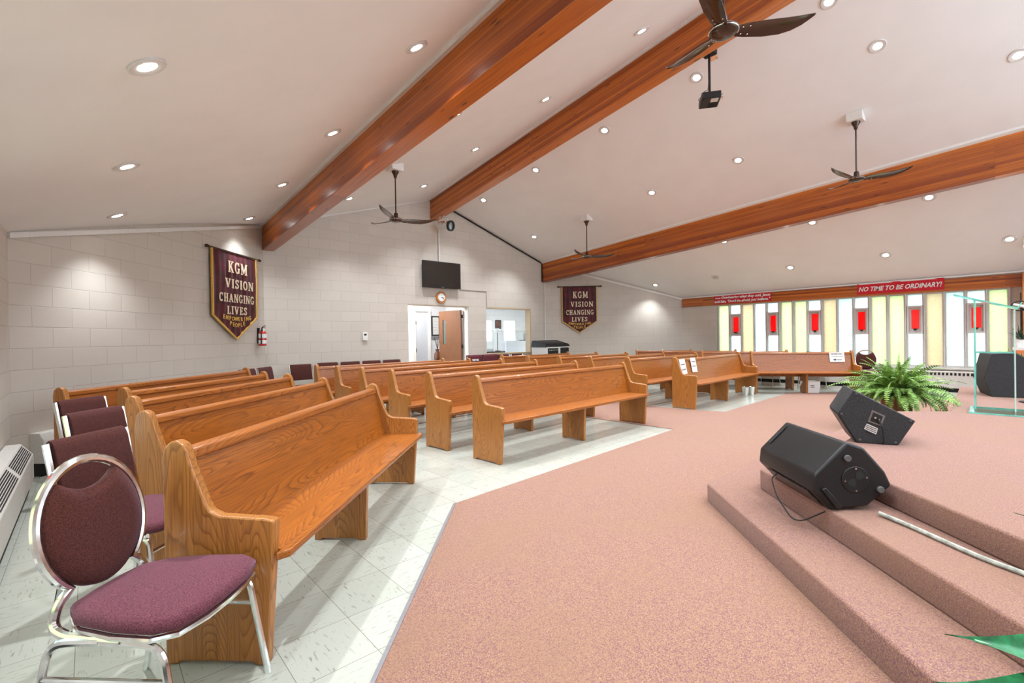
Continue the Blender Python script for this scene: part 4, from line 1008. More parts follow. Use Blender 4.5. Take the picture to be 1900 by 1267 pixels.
# door frame of the opening
box_struct('trim_15', -.713,.965,.0,.2,2.018,2.034, plain('tan_lintel',(.50,.40,.28),.6)); box_struct('trim_13', .94,.965,.02,.22,0,2.032, M_trim); box_struct('trim_14', -.713,-.66,.10,.20,0,2.032, M_trim)
r = thing('framed_certificate', 'black framed certificate on the white vestibule wall beside the open door', 'picture frame', (.955,1.499,1.33))
mb = MB()
for b_ in ((-.125,.125,0,.03),(-.125,.125,.50,.53),(-.125,-.10,.03,.50),(.10,.125,.03,.50)): mb.box(b_[0],b_[1],-.025,0,b_[2],b_[3])
mb.build('frame', M_black, r); mb = MB(); mb.box(-.125,.125,-.012,0,.03,.50); mb.build('sheet', M_paper, r)
mb = MB(); rr = random.Random(3)
for i in range(9): mb.box(-.09+rr.uniform(0,.02),.09-rr.uniform(0,.03),-.0135,-.011,.09+i*.042,.096+i*.042)
mb.build('printed_lines', plain('grey_print',(.35,.35,.36),.8), r)
for k,x in enumerate((.89,1.03)):
    mb = MB(); mb.box(x-.055,x+.055,1.485,1.499,1.22,1.30); tag(mb.build('small_wall_plaque', plain('grey_plaque',(.22,.23,.25),.5,nz=.5,nscale=60)), ('left' if k==0 else 'right')+' one of two small grey plaques under the framed certificate', 'plaque')
mb = MB(); mb.lathe([(.14,0),(.15,.02),(.05,.04),(.04,.40),(.14,.44),(.15,.47)], 20, Matrix.Translation((.86,1.27,0))); tag(mb.build('pedestal', M_bronze, smooth=True), 'round pedestal under the vase in the vestibule', 'pedestal')
r = thing('vase', 'brown glazed urn vase with twigs in the vestibule', 'vase', (.86,1.27,.47))
mb = MB(); mb.lathe([(.05,0),(.06,.01),(.085,.15),(.095,.28),(.085,.38),(.045,.44),(.042,.47),(.065,.50)], 24); mb.build('body', plain('brown_glaze',(.16,.06,.03),.2,coat=.8,nz=.5,nscale=20), r, smooth=True)
mb = MB()
for k in range(7):
    a = k*.9; mb.tube([(0,0,.48),(.03*math.cos(a),.03*math.sin(a),.62),(.09*math.cos(a),.09*math.sin(a),.74+.02*k)], .004, 5)
mb.build('twigs', M_bronze, r)

# ------------------------------------------------------------------ room behind the interior window
XW0, XW1 = 1.521, 3.10
box_struct('wall_office_rear_left', 2.3,4.22,3.5,3.6,0,2.45, M_block_in); box_struct('wall_office_rear_mid', 4.62,5.13,3.5,3.6,0,2.45, M_block_in); box_struct('wall_office_rear_right', 5.72,7.1,3.5,3.6,0,2.45, M_block_in)
mb = MB()
for (a,b) in ((4.22,4.62),(5.13,5.72)): mb.box(a,b,3.5,3.6,0,1.12); mb.box(a,b,3.5,3.6,1.88,2.45)
struct(mb.build('wall_office_rear', M_block_in), 'white block wall of the room behind the interior window')
box_struct('wall_office_right', 7.1,7.2,-.2,3.6,0,2.45, M_block_in)
for i,(a,b) in enumerate(((4.22,4.62),(5.13,5.72))):
    w_ = thing('window_%d' % (11+i), None, None, (0,0,0)); w_['kind'] = 'structure'; w_['label'] = 'bright office window seen through the interior window'
    mb = MB(); mb.box(a,b,3.52,3.57,1.12,1.15); mb.box(a,b,3.52,3.57,1.85,1.88); mb.box(a,a+.03,3.52,3.57,1.15,1.85); mb.box(b-.03,b,3.52,3.57,1.15,1.85); mb.build('window_frame', M_trim, w_)
    mb = MB(); mb.box(a+.03,b-.03,3.54,3.548,1.15,1.85); mb.build('pane', G['w'], w_)
r = thing('framed_picture', 'dark framed picture between the two bright office windows', 'picture', (4.86,3.499,1.56))
mb = MB(); mb.box(-.13,.13,-.025,0,0,.32); mb.build('frame', M_black, r); mb = MB(); mb.box(-.105,.105,-.028,-.02,.03,.29); mb.build('print', plain('dark_print',(.10,.045,.03),.5,nz=.9,nscale=16), r)
w_ = thing('window_13', None, None, (0,0,0)); w_['kind'] = 'structure'; w_['label'] = 'interior window in the rear wall with a tan frame'
M_tan = plain('tan_frame', (.55,.40,.24), .5)
mb = MB(); mb.box(XW0,XW1,.0,.2,2.005,2.032); mb.box(XW1-.028,XW1,.0,.2,.85,2.005); mb.box(XW0,XW1,-.03,.2,.813,.85); mb.build('window_frame', M_tan, w_)
mb = MB(); mb.box(XW0+.01,XW1-.03,.09,.096,.85,1.42); mb.build('pane', M_clear, w_)
mb = MB(); mb.box(XW0,XW1-.028,.085,.10,1.42,1.432); mb.build('top_rail', M_chrome, w_)
r = thing('office_partition', 'white desk partition behind the interior window', 'partition', (3.55,.85,0)); mb = MB(); mb.box(-.62,.75,0,.05,0,1.13); mb.build('panel', M_white, r)
mb = MB(); mb.box(-.62,.75,-.02,.30,1.13,1.15); mb.build('ledge', M_white, r)
r = thing('desktop_monitor', 'grey round-topped device standing on the white partition behind glass', 'monitor', (3.88,1.02,1.15)); mb = MB(); mb.prism([(-.10,0),(.10,0),(.10,.18),(.06,.235),(-.06,.235),(-.10,.18)], -.03, .03, 'y'); mb.build('body', plain('grey_plastic',(.42,.40,.38),.5), r, bevel=.006)
mb = MB(); mb.box(-.22,.12,-.08,.08,0.0,.015); mb.build('base', M_dark, r)
r = thing('desk_lamp', 'pale lamp with a domed shade behind the interior window at left', 'lamp', (3.35,1.75,.84)); mb = MB(); mb.lathe([(.0,.70),(.06,.69),(.10,.64),(.12,.57),(.118,.57)], 20); mb.build('lamp_shade', M_white, r, smooth=True)
mb = MB(); mb.tube([(0,0,0),(0,0,.62)], .01, 8); mb.lathe([(.08,0),(.08,.015),(.01,.02)], 16); mb.build('stand', M_bronze, r)
r = thing('office_desk', 'office desk with papers behind the interior window at left', 'desk', (3.2,1.75,0)); mb = MB(); mb.box(-.55,.5,-.35,.4,.80,.84); mb.build('top', M_bronze, r)
for sx in (-.5,.45):
    for sy in (-.3,.35):
        mb = MB(); mb.box(sx-.02,sx+.02,sy-.02,sy+.02,0,.80); mb.build('leg', M_chrome, r)
mb = MB(); mb.box(2.75,3.02,1.55,1.8,.84,.93); tag(mb.build('paper_stack', M_paper), 'stack of papers on the desk behind the interior window', 'paper')

def added_light(x, y, z, w_, label):  # lamps added to brighten the dark rooms behind the rear wall
    r = thing('added_ceiling_light', label, 'ceiling light', (x,y,z))
    mb = MB(); mb.box(-.28,.28,-.28,.28,-.05,0); mb.build('housing', M_trim, r)
    mb = MB(); mb.box(-.25,.25,-.25,.25,-.056,-.05); mb.build('diffuser', M_lamp, r)
    ld = bpy.data.lights.new('bulb','AREA'); ld.size = .48; ld.energy = w_; ld.color = (.93,.96,1); lo = bpy.data.objects.new('bulb', ld); C.objects.link(lo); lo.parent = r; lo.location = (0,0,-.07)
added_light(-.1,.85,2.45,14,'square ceiling light added to brighten the vestibule'); added_light(4.6,1.9,2.45,9,'square ceiling light added to brighten the office behind the interior window')
# mixing case in front of the angled wall
r = thing('mixer_case', 'white rack case under a sloping black mixer lid by the right rear wall', 'equipment case', (3.28,-.55,0), 0)
mb = MB(); mb.box(-.42,.46,-.28,.28,.05,.985); mb.build('case_body', M_trim, r, bevel=.008)
mb = MB(); mb.box(-.38,.02,-.284,-.27,.80,.95); mb.box(.10,.44,-.284,-.27,.78,.96); mb.build('front_panels', M_dark, r)
mb = MB()
for k in range(6): mb.lathe([(.014,0),(.012,.02)], 10, Matrix.Translation((-.33+k*.06,-.283,.90)) @ Matrix.Rotation(PI/2,4,'X'))
mb.build('knobs', M_chrome, r)
mb = MB(); mb.prism([(-.28,.985),(.28,.985),(.28,1.02),(.25,1.15),(.18,1.16),(-.24,1.06),(-.28,1.02)], -.45, .48, 'x'); mb.build('lid', M_black, r, bevel=.01)
mb = MB()
for sx in (-.36,.40):
    for sy in (-.22,.22): mb.lathe([(.03,0),(.03,.05)], 10, Matrix.Translation((sx,sy,0)))
mb.build('casters', M_dark, r)

# ------------------------------------------------------------------ stage things
def frame3(origin, e, n):
    # columns: e (profile s), n (extrusion), z
    e = Vector((*e,0)).normalized(); n = Vector((*n,0)).normalized()
    return Matrix(((e.x,n.x,0,origin[0]),(e.y,n.y,0,origin[1]),(e.z,n.z,1,origin[2]),(0,0,0,1)))
# near monitor lying on its edge over the steps: profile in (s, z), extruded along the steps
O1 = Vector((-3.027,-8.645,.285)); F1 = frame3((0,0,0),(1,-1),(1,1))
r = thing('floor_monitor_speaker', 'near black moulded loudspeaker lying across the stage steps, pole socket showing', 'loudspeaker', O1)
pr = [(.089,.372),(-.087,.191),(-.097,.102),(.0,.0),(.195,.022),(.322,.134),(.288,.210),(.179,.340)]
def ex(poly, d0, d1, M, k0=1, k1=1):
    n = len(poly); cx = sum(p[0] for p in poly)/n; cz = sum(p[1] for p in poly)/n
    vs = [M @ Vector((cx+(s-cx)*k0, d0, cz+(z-cz)*k0)) for s,z in poly]+[M @ Vector((cx+(s-cx)*k1, d1, cz+(z-cz)*k1)) for s,z in poly]
    fs = [tuple(range(n-1,-1,-1)), tuple(range(n,2*n))]+[(i,(i+1)%n,n+(i+1)%n,n+i) for i in range(n)]
    return vs, fs
mb = MB(); mb.faces(*ex(pr, 0, .64, F1, 1, .985)); mb.build('cabinet', M_black, r, bevel=.014, seg=3, angle=20)
# socket plate on the end face
def disc(mb, s, z, rad, d0, d1, M, n=28, sx=1.0):
    poly = [(s+rad*math.cos(2*PI*k/n)*sx, z+rad*math.sin(2*PI*k/n)) for k in range(n)]; mb.faces(*ex(poly, d0, d1, M))
mb = MB(); disc(mb, .128, .168, .072, -.006, .01, F1); sp_ = mb.build('pole_socket', M_black, r, bevel=.003)
mb = MB(); disc(mb, .108, .152, .022, -.0075, .0, F1); disc(mb, .148, .190, .022, -.0075, .0, F1); mb.build('socket_holes', M_dark, sp_)
for (s,z) in ((.128,.228),(.072,.16),(.184,.18),(.13,.108)):
    mb = MB(); disc(mb, s, z, .005, -.009, -.005, F1, 10); mb.build('screw', M_chrome, sp_)
for (s,z) in ((.085,.285),(.255,.115)):
    mb = MB(); disc(mb, s, z, .018, -.016, .0, F1, 16); mb.build('rubber_foot', M_black2, r, bevel=.003)
mb = MB(); mb.faces(*ex([(-.055,.115),(-.035,.128),(.050,.028),(.040,.008),(.022,.010)], -.018, 0, F1)); mb.build('grip_bar', M_black, r, bevel=.004)
# recessed handle on the upper left side
eS = Vector((-.087-.089, .191-.372)).normalized()
mb = MB()
q0 = (.089+eS.x*.03, .372+eS.y*.03); q1 = (.089+eS.x*.19, .372+eS.y*.19); off = Vector((-eS.y, eS.x))*.004
if off.y < 0: off = -off
off = Vector((-.0028,.0028))
V = []
for d in (.575,.608):
    for (s,z) in (q0,q1): V.append(F1 @ Vector((s+off.x, d, z+off.y)))
mb.faces(V, [(0,1,3,2)]); mb.build('handle_slot', M_dark, r)
# amplifier panel underneath with its plug
mb = MB(); mb.faces(*ex([(-.085,.088),(-.012,.012),(-.016,.006),(-.092,.084)], .06, .52, F1)); mb.build('amplifier_panel', plain('amplifier_fins',(.05,.05,.05),.3,.6,nz=.9,nscale=60), r)
def world_tube(name, pts, rad, mat, label, cat, n=6):
    mb = MB(); mb.tube(fillet(pts, .12, 6), rad, n); return tag(mb.build(name, mat, smooth=True), label, cat)
pl = [F1 @ Vector((-.075,.43,.075))+O1, F1 @ Vector((-.115,.42,.05))+O1, F1 @ Vector((-.13,.33,-.08))+O1, F1 @ Vector((-.10,.12,-.125))+O1, F1 @ Vector((-.02,.02,-.02))+O1]
pl[2].z = .25; pl[3].z = .165; pl[4].z = .27
pl[3] = Vector((pl[3].x-.02, pl[3].y+.02, .16)); 
world_tube('audio_cable', pl, .004, M_dark, 'thin black lead hanging from the near loudspeaker over the step', 'cable')
# taped grey cable running along the steps from the near monitor
cb_ = [(-2.93,-8.84,.295),(-3.02,-8.98,.292),(-3.12,-9.10,.292),(-3.24,-9.25,.292),(-3.32,-9.42,.292),(-3.6,-9.62,.292)]
world_tube('taped_cable', cb_, .011, plain('grey_green_cable',(.36,.38,.33),.6,nz=.4,nscale=30), 'thick grey-green cable along the top stage step from the near loudspeaker', 'cable', 8)
# second monitor: wedge with its connector side to the camera
e2 = Vector((.37,-.93)).normalized(); n2 = Vector((-e2.y, e2.x)); F2 = frame3((0,0,0), e2, n2); O2 = Vector((-1.676,-8.475,.412))
r = thing('wedge_monitor_speaker', 'black carpet-covered wedge monitor with a connector plate, second from the camera', 'loudspeaker', O2)
pr2 = [(-.020,.400),(.353,.186),(.252,.0),(.0,.0),(-.121,.217)]
mb = MB(); mb.faces(*ex(pr2, 0, .42, F2)); mb.build('cabinet', M_blackcarpet, r, bevel=.006)
mb = MB(); mb.faces(*ex([(.095,.255),(.175,.215),(.150,.135),(.068,.165)], -.004, .002, F2)); cpnl = mb.build('connector_plate', plain('steel_plate',(.25,.25,.25),.35,.8), r)
mb = MB(); mb.faces(*ex([(.102,.238),(.160,.210),(.142,.148),(.082,.172)], -.006, -.003, F2)); mb.build('recess', M_dark, cpnl)
mb = MB(); disc(mb, .112, .198, .007, -.018, -.004, F2, 12); disc(mb, .135, .185, .006, -.014, -.004, F2, 12); mb.build('sockets', M_chrome, cpnl)
mb = MB(); mb.faces(*ex([(.062,.150),(.130,.118),(.118,.070),(.045,.108)], -.003, .001, F2)); lb = mb.build('rating_label', M_steel, r)
mb = MB()
for k in range(4): mb.faces(*ex([(.060+k*-.003,.142-k*.013),(.122-k*.003,.113-k*.013),(.121-k*.003,.108-k*.013),(.059-k*.003,.137-k*.013)], -.0045, -.003, F2))
mb.build('printed_lines', M_ink, lb)
for (s,z) in ((.0,.375),(-.095,.215),(.018,.025),(.235,.022),(.325,.188)):
    mb = MB(); disc(mb, s, z, .008, -.005, .0, F2, 12); mb.build('corner_stud', M_black2, r, smooth=True)
mb = MB(); mb.tube(fillet([F2 @ Vector((.128,-.012,.190)), F2 @ Vector((.150,-.05,.14)), F2 @ Vector((.160,-.03,.03)), F2 @ Vector((.155,-.015,.004))], .05), .006, 8); mb.build('lead', M_dark, r, smooth=True)
mb = MB(); mb.faces(*ex([(-.114,.205),(-.006,.004),(-.012,.002),(-.122,.205)], .01, .41, F2)); mb.build('grille', plain('grey_grille',(.06,.06,.06),.5,.6,nz=.5,nscale=200), r)
# far wedge monitor behind the glass lectern
O3 = Vector((2.45,-8.98,.412)); e3 = Vector((.25,-.97)).normalized(); n3 = Vector((-e3.y,e3.x)); F3 = frame3((0,0,0), e3, n3)
r = thing('wedge_monitor_speaker', 'far black wedge monitor behind the glass lectern', 'loudspeaker', O3)
mb = MB(); mb.faces(*ex([(-.05,.22),(.02,.54),(.22,.56),(.52,.36),(.50,.10),(.35,.0),(.02,.0)], 0, .55, F3)); mb.build('cabinet', M_blackcarpet, r, bevel=.006)
mb = MB(); mb.faces(*ex([(.24,.55),(.53,.355),(.535,.36),(.245,.556)], .03, .52, F3)); mb.build('grille', plain('grey_grille_b',(.10,.10,.10),.45,.6,nz=.5,nscale=200), r)
# glass lectern
LB = Vector((.62,-8.92,.412)); e4 = Vector((.04,-1.0)).normalized(); n4 = Vector((-e4.y,e4.x)); F4 = frame3((0,0,0), e4, n4)
r = thing('glass_lectern', 'clear glass lectern with green edges standing on the stage', 'lectern', LB)
M_edge2 = plain('pale_glass_edge', (.50,.66,.62), .12, coat=.5)
def pane_edge(name, corners, th, parent, em=None):
    # sheet of glass given by 4 corners (in order), with a solid green edge band
    V = [Vector(c) for c in corners]; nn = (V[1]-V[0]).cross(V[3]-V[0]).normalized()*th/2
    mb = MB(); mb.faces([*[v-nn for v in V], *[v+nn for v in V]], [(0,1,2,3),(4,7,6,5)]); o = mb.build(name, M_glass, parent)
    mb = MB(); mb.faces([*[v-nn for v in V], *[v+nn for v in V]], [(i,(i+1)%4,4+(i+1)%4,4+i) for i in range(4)]); mb.build('edge', em or M_edge, o)
    return o
def q(s,n,z): return F4 @ Vector((s,n,z))
pane_edge('base', [q(0,0,.008),q(.40,0,.008),q(.40,.52,.008),q(0,.52,.008)], .015, r)
pane_edge('side_panel', [q(.045,.26,.016),q(.045,.48,.016),q(.045,.48,1.17),q(.045,.26,1.165)], .012, r)
pane_edge('side_panel', [q(.335,.26,.016),q(.335,.48,.016),q(.335,.48,1.06),q(.335,.26,1.055)], .010, r, M_edge2)
pane_edge('shelf', [q(.045,.26,.61),q(.335,.26,.61),q(.335,.48,.61),q(.045,.48,.61)], .012, r)
pane_edge('top', [q(-.11,.20,1.225),q(.36,.20,1.055),q(.36,.56,1.055),q(-.11,.56,1.225)], .012, r)
pane_edge('book_stop', [q(.355,.20,1.055),q(.355,.56,1.055),q(.385,.56,1.115),q(.385,.20,1.115)], .010, r)

# fern on a stand in the notch of the stage
def fern(loc, label):
    r = thing('potted_fern', label, 'plant', loc); rnd = random.Random(11)
    mb = MB(); mb.lathe([(.13,.0),(.14,.02),(.16,.26),(.18,.30),(.18,.34),(.16,.34),(.15,.31)], 24); mb.build('pot', M_pot, r, smooth=True)
    mb = MB(); mb.lathe([(.0,.315),(.155,.315)], 20); mb.build('soil', M_dark, r)
    mb = MB(); NF = 250
    for f in range(NF):
        az = f*2.39996+rnd.uniform(-.2,.2); k = (f+.5)/NF; el0 = math.radians(86-72*k**.8+rnd.uniform(-10,10)); L = rnd.uniform(.38,.74)*(.80+.30*k)
        p = Vector((.06*math.cos(az)*k, .06*math.sin(az)*k, .33)); el = el0; seg = 26; pts = [p.copy()]; dirs = []
        droop = rnd.uniform(.8,2.4)*(.5+.9*k)+(rnd.uniform(.4,1.3) if f % 4 == 0 else 0)
        for i in range(seg):
            d = Vector((math.cos(az)*math.cos(el), math.sin(az)*math.cos(el), math.sin(el))); dirs.append(d); p = p+d*L/seg; el -= droop/seg*(.3+1.4*i/seg); pts.append(p.copy())
        side = Vector((-math.sin(az), math.cos(az), 0)); tw = rnd.uniform(-.9,.9)
        for i in range(1,seg):
            t = i/seg; w = .062*math.sin(PI*min(1,t*.94+.08))**.7*(1-t*.35)*.86+.004; d = dirs[i]; up = side.cross(d).normalized()
            s2_ = (side*math.cos(tw)+up*math.sin(tw))
            for s in (-1,1):
                root = pts[i]; tip = root+s2_*s*w+d*w*.30-up*w*.18*(-1 if up.z<0 else 1); hw = L/seg*.34
                mb.faces([root-d*hw, root+d*hw, root*.45+tip*.55+d*hw*.9+up*.004, tip, root*.45+tip*.55-d*hw*.9+up*.004], [(0,1,2,3,4)])
        # rachis
        mb.tube([pts[i] for i in range(0,seg+1,5)], .0018, 4, caps=False)
    o = mb.build('fronds', M_leaf, r); return r
fern((1.42,-8.22,.12), 'large bushy green fern in a clay pot beside the stage')
mb = MB(); mb.lathe([(.20,0),(.20,.02),(.05,.04),(.05,.09),(.17,.10),(.17,.11)], 20, Matrix.Translation((1.42,-8.22,.008))); tag(mb.build('plant_stand', M_bronze, smooth=True), 'low dark stand under the large fern', 'plant stand')
# broad-leaved plant at the lower right edge of the picture
r = thing('broad_leaf_plant', 'dark green broad-leaved plant reaching in at the lower right corner', 'plant', (-4.16,-9.80,.145))
mb = MB(); mb.lathe([(.10,0),(.11,.02),(.14,.24),(.15,.26),(.13,.26),(.12,.23)], 20); mb.build('pot', M_pot, r, smooth=True)
rr = random.Random(5)
def leaf(mb, base, tip, w, sag, up=(0,0,1)):
    b_ = Vector(base); t_ = Vector(tip); d = t_-b_; sd = d.cross(Vector(up)).normalized(); n = 14; vs = []; fs = []
    for i in range(n+1):
        t = i/n; c = b_+d*t+Vector((0,0,1))*(sag*4*t*(1-t)); ww = w*math.sin(PI*(.04+.96*t)**.8)*(1-t**5) if t < 1 else 0
        wav = .14*ww*math.sin(t*8)
        vs += [c-sd*ww+Vector((0,0,ww*.35+wav)), c-sd*ww*.5+Vector((0,0,ww*.22+wav*.4)), c-Vector((0,0,.002)), c+sd*ww*.5+Vector((0,0,ww*.22-wav*.4)), c+sd*ww+Vector((0,0,ww*.35-wav))]
    for i in range(n):
        for j in range(4): p = i*5+j; fs.append((p,p+1,p+6,p+5))
    mb.faces(vs, fs)
LEAF = [((-.04,.06,.22),(-.40,.54,.405),.060,.03),((-.05,.04,.22),(-.435,.56,.30),.060,.02),((-.02,0,.25),(.20,-.34,.62),.045,.05),((.05,.05,.24),(.42,.45,.5),.045,.08),((.06,-.05,.24),(.40,-.42,.5),.045,.08),((-.05,-.05,.24),(-.34,-.46,.48),.045,.08),((0,.02,.25),(.28,-.02,.75),.045,.02),((.02,-.03,.25),(.12,-.25,.75),.045,.04)]
for k_,(b_,t_,w,sg) in enumerate(LEAF):
    mb = MB(); leaf(mb, b_, t_, w, sg, (-.55,-.1,.75) if k_ < 2 else (0,0,1)); o = mb.build('leaf', M_leaf2, r, smooth=True, angle=80)
    mb = MB(); mb.tube([(0,0,.20), Vector(b_)+Vector((0,0,.01)), Vector(b_)*.6+Vector(t_)*.4+Vector((0,0,sg*.96-.002)), Vector(b_)*.1+Vector(t_)*.9+Vector((0,0,sg*.36-.002))], .0035, 5); mb.build('stalk', plain('pale_stalk',(.25,.42,.25),.5), o)
mb = MB(); mb.lathe([(.0,.235),(.125,.235)], 16); mb.build('soil', M_dark, r)

# ------------------------------------------------------------------ right edge: post, shelf, plants, microphone
mb = MB(); mb.box(6.02,6.36,-9.42,-9.215,0,H+1.0); tag(mb.build('wooden_post', oak('post_wood','z',(.50,.17,.05),(.26,.07,.02)), bevel=.005), 'orange-brown wooden post at the stage end of the coloured windows', 'post')
r = thing('plant_shelf', 'small white shelf table with an orange cloth below the windows at the right edge', 'table', (5.45,-9.25,0))
mb = MB(); mb.box(-.22,.22,-.30,.14,.92,.96); mb.build('top', M_trim, r)
mb = MB(); mb.box(-.225,-.215,-.30,.10,.62,.92); mb.build('cloth', plain('orange_cloth',(.70,.22,.08),.8), r)
for sx in (-.19,.19):
    for sy in (-.27,.11):
        mb = MB(); mb.box(sx-.02,sx+.02,sy-.02,sy+.02,0,.92); mb.build('leg', M_dark, r)
r = thing('potted_plant', 'small dark spiky plant in a white pot on the shelf table', 'plant', (5.42,-9.20,.96))
mb = MB(); mb.lathe([(.05,0),(.075,.12),(.08,.13),(.07,.13)], 16); mb.build('pot', M_paper, r, smooth=True)
mb = MB(); rr = random.Random(9)
for k in range(46):
    a = rr.uniform(0,2*PI); el = rr.uniform(.2,1.5); L_ = rr.uniform(.16,.30); d = Vector((math.cos(a)*math.cos(el),math.sin(a)*math.cos(el),math.sin(el))); s_ = Vector((-math.sin(a),math.cos(a),0))*.012; b_ = Vector((0,0,.12))
    mb.faces([b_-s_*.4,b_+s_*.4,b_+d*L_*.6+s_,b_+d*L_,b_+d*L_*.6-s_],[(0,1,2,3,4)])
mb.build('foliage', plain('dark_foliage',(.03,.06,.03),.5), r)
r = thing('snake_plant', 'snake plant with yellow-edged upright leaves at the right edge behind the far monitor', 'plant', (3.42,-9.24,.41))
mb = MB(); mb.lathe([(.08,0),(.11,.18),(.12,.20),(.10,.20)], 16); mb.build('pot', M_dark, r, smooth=True)
M_yel = plain('leaf_margin',(.55,.60,.20),.5)
for k in range(7):
    a = k*.9; bx, by = .05*math.cos(a), .05*math.sin(a); hh = .36+.05*(k%3)
    for (w,mt,nm,dy) in ((.030,M_yel,'leaf',0),(.020,M_leaf2,'leaf_centre',.0022)):
        mb = MB(); Mx = Matrix.Translation((bx,by,.17)) @ Matrix.Rotation(a+PI/2,4,'Z') @ Matrix.Rotation(.16,4,'X')
        mb.prism([(-w*.7,0),(w*.7,0),(w,hh*.5),(w*.6,hh*.85),(0,hh),(-w*.6,hh*.85),(-w,hh*.5)], -.002-dy, .002+dy, 'y', Mx)
        o = mb.build(nm, mt, r if nm == 'leaf' else o_prev)
        if nm == 'leaf': o_prev = o
r = thing('microphone_stand', 'microphone on a stand with a round shock mount at the right edge', 'microphone stand', (2.05,-9.36,.41))
mb = MB(); mb.lathe([(.12,0),(.12,.012),(.012,.02)], 20); mb.tube([(0,0,.015),(0,0,1.02)], .009, 8); mb.tube([(0,0,1.02),(-.02,.10,1.10)], .008, 8); mb.build('stand', M_dark, r, smooth=True)
mb = MB(); mb.tube([(-.02,.10+.07*math.cos(t*PI/10),1.12+.055*math.sin(t*PI/10)) for t in range(20)], .007, 6, closed=True); mb.build('shock_mount', M_dark, r, smooth=True)
mb = MB(); mb.lathe([(.0,-.06),(.016,-.058),(.018,.02),(.022,.035),(.024,.06),(.014,.08),(.0,.084)], 16, Matrix.Translation((-.02,.10,1.12)) @ Matrix.Rotation(1.9,4,'X')); mb.build('microphone', M_steel, r, smooth=True)
r = thing('hanging_flag', 'folded black, white and red flag hanging by the wooden post', 'flag', (6.10,-9.195,.95))
for (x0,x1,z0,z1,m_) in ((-.06,.0,.30,.78,M_black),(.0,.05,.10,.80,M_red),(-.03,.03,.02,.32,M_paper)):
    mb = MB(); mb.prism([(x0,z0),(x1,z0-.05),(x1*.6,z1),(x0*.4,z1)], -.02, .0, 'y'); mb.build('flag_panel', m_, r)
mb = MB(); mb.tube([(0,.005,-.93),(0,.005,.95)], .009, 8); mb.build('pole', M_bronze, r)
r = thing('hanging_loudspeaker', 'small white loudspeaker hung near the ceiling at the right edge', 'loudspeaker', (5.62,-9.27,2.62))
mb = MB(); mb.box(-.07,.07,-.08,.03,0,.20, Matrix.Rotation(.15,4,'Y')); mb.build('cabinet', M_steel, r, bevel=.008)
mb = MB(); mb.box(-.0735,-.069,-.065,.015,.015,.185, Matrix.Rotation(.15,4,'Y')); mb.build('grille', M_dark, r)
mb = MB(); mb.tube([(0,-.02,.2),(0,-.02,.30)], .008, 6); mb.build('bracket', M_dark, r)

# projector hung from the ridge
px_, py_ = .17, -6.5
r = thing('ceiling_projector', 'black projector hanging on a pole from the ridge beam', 'projector', (px_,py_,4.33))
mb = MB(); mb.box(-.15,.15,-.12,.12,.0,.09, Matrix.Rotation(.6,4,'Z')); mb.build('housing', M_black, r, bevel=.012)
mb = MB(); mb.lathe([(.035,0),(.035,.03),(.028,.03)], 18, Matrix.Rotation(.6,4,'Z') @ Matrix.Translation((-.06,-.12,.045)) @ Matrix.Rotation(PI/2,4,'X')); mb.build('lens', M_chrome, r, smooth=True)
mb = MB(); mb.box(-.13,-.03,-.09,.0,-.003,.001, Matrix.Rotation(.6,4,'Z')); mb.build('bottom_label', M_steel, r)
mb = MB()
for k in range(7): mb.box(-.02+k*.022,-.008+k*.022,-.10,.02,-.002,.001, Matrix.Rotation(.6,4,'Z'))
mb.build('vents', M_dark, r)
mb = MB(); mb.tube(fillet([(-.14,.06,.05),(-.20,.06,.0),(-.17,.02,-.05),(-.12,.02,.01)], .03), .004, 6); mb.tube(fillet([(-.06,.05,.09),(-.07,.05,.15),(.0,.02,.18),(.01,.01,.40)], .04), .004, 6); mb.build('leads', M_dark, r)
mb = MB(); mb.tube([(0,0,.14),(0,0,.66)], .016, 10); mb.box(-.07,.07,-.07,.07,.09,.10, Matrix.Rotation(.6,4,'Z')); mb.tube([(0,0,.09),(0,0,.15)], .022, 10); mb.build('pole', M_black, r)
mb = MB(); mb.box(-.08,.06,-.08,.08,.64,.76); mb.build('beam_bracket', M_dark, r)
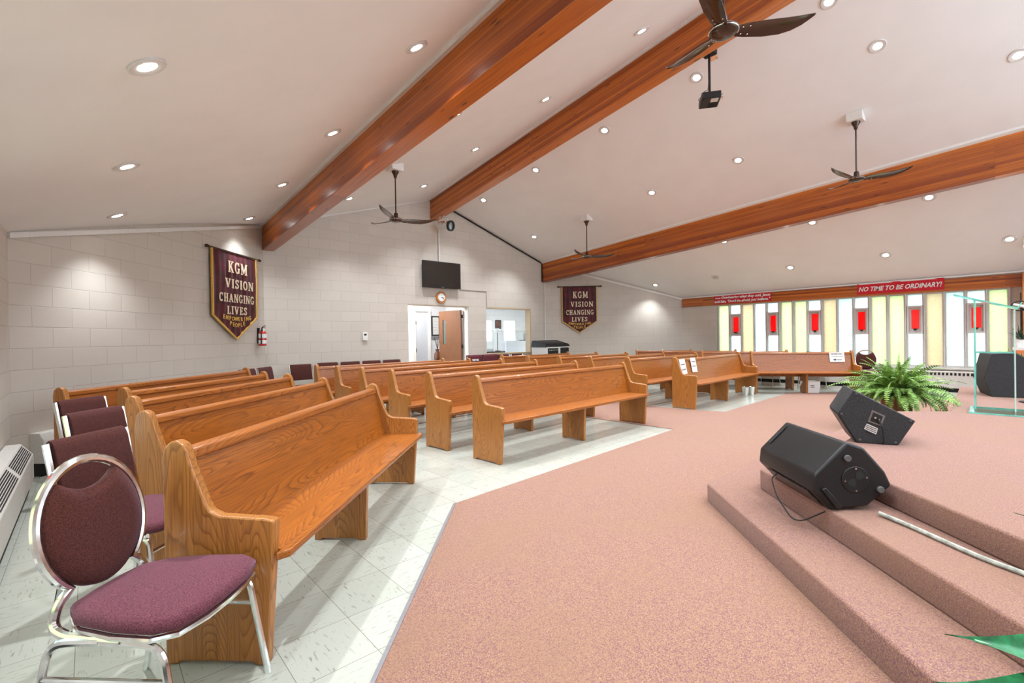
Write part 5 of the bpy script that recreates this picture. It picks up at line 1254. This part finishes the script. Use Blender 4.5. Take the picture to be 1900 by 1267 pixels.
for sx in (-1,1):
    mb = MB(); mb.box(-.05,.05,-.004,.004,-.05,.05, Matrix.Translation((sx*.11,0,.66)) @ Matrix.Rotation(.6*sx,4,'Y') @ Matrix.Rotation(PI/2,4,'X')); mb.build('bracket_wing', M_chrome, r)

# ------------------------------------------------------------------ small floor things
r = thing('plastic_bottle', 'clear plastic water bottle on the floor by the third middle pew', 'bottle', (-2.72,-4.42,0))
mb = MB(); mb.lathe([(.0,.001),(.032,.0),(.034,.02),(.033,.15),(.020,.19),(.014,.20),(.014,.215)], 18); mb.build('body', M_clear, r, smooth=True)
mb = MB(); mb.lathe([(.016,.213),(.016,.232),(.0,.234)], 14); mb.build('cap', M_paper, r, smooth=True)
for k,(x,y) in enumerate(((3.92,-5.40),(4.07,-5.46))):
    r = thing('metal_pail', ('left' if k==0 else 'right')+' one of two shiny metal pails by the notice pew', 'pail', (x,y,0), 0, 'metal pails by the front pew')
    mb = MB(); mb.lathe([(.0,.004),(.045,.004),(.046,.0),(.048,.0),(.065,.165),(.070,.171),(.066,.173),(.062,.165),(.045,.01)], 22); mb.build('body', M_chrome, r, smooth=True)
    mb = MB(); mb.tube([(.067*math.cos(t*PI/8),0,.16-.04*math.sin(t*PI/8)) for t in range(9)], .003, 6); mb.build('handle', M_chrome, r, smooth=True)
r = thing('paper_bin', 'white paper-covered bin with a printed label under the RESERVED pew', 'bin', (5.22,-6.18,0), math.radians(-50))
mb = MB(); mb.prism([(-.13,0),(.13,0),(.15,.24),(-.15,.24)], -.11, .11, 'y'); mb.build('body', M_paper, r, bevel=.004)
mb = MB(); mb.box(-.03,.04,-.1125,-.108,.15,.162); mb.box(-.03,.05,-.1125,-.108,.12,.132); mb.build('printed_lines', M_ink, r)
mb = MB(); mb.tube([(-4.18,-5.48,.012),(-4.03,-5.56,.012)], .011, 6); mb.lathe([(.0,0),(.028,.0),(.03,.02),(.015,.045),(0,.05)], 12, Matrix.Translation((-4.02,-5.57,.0))); tag(mb.build('door_stop', M_dark), 'small black rod with a knob on the floor by the nearest pew far foot', 'hardware')
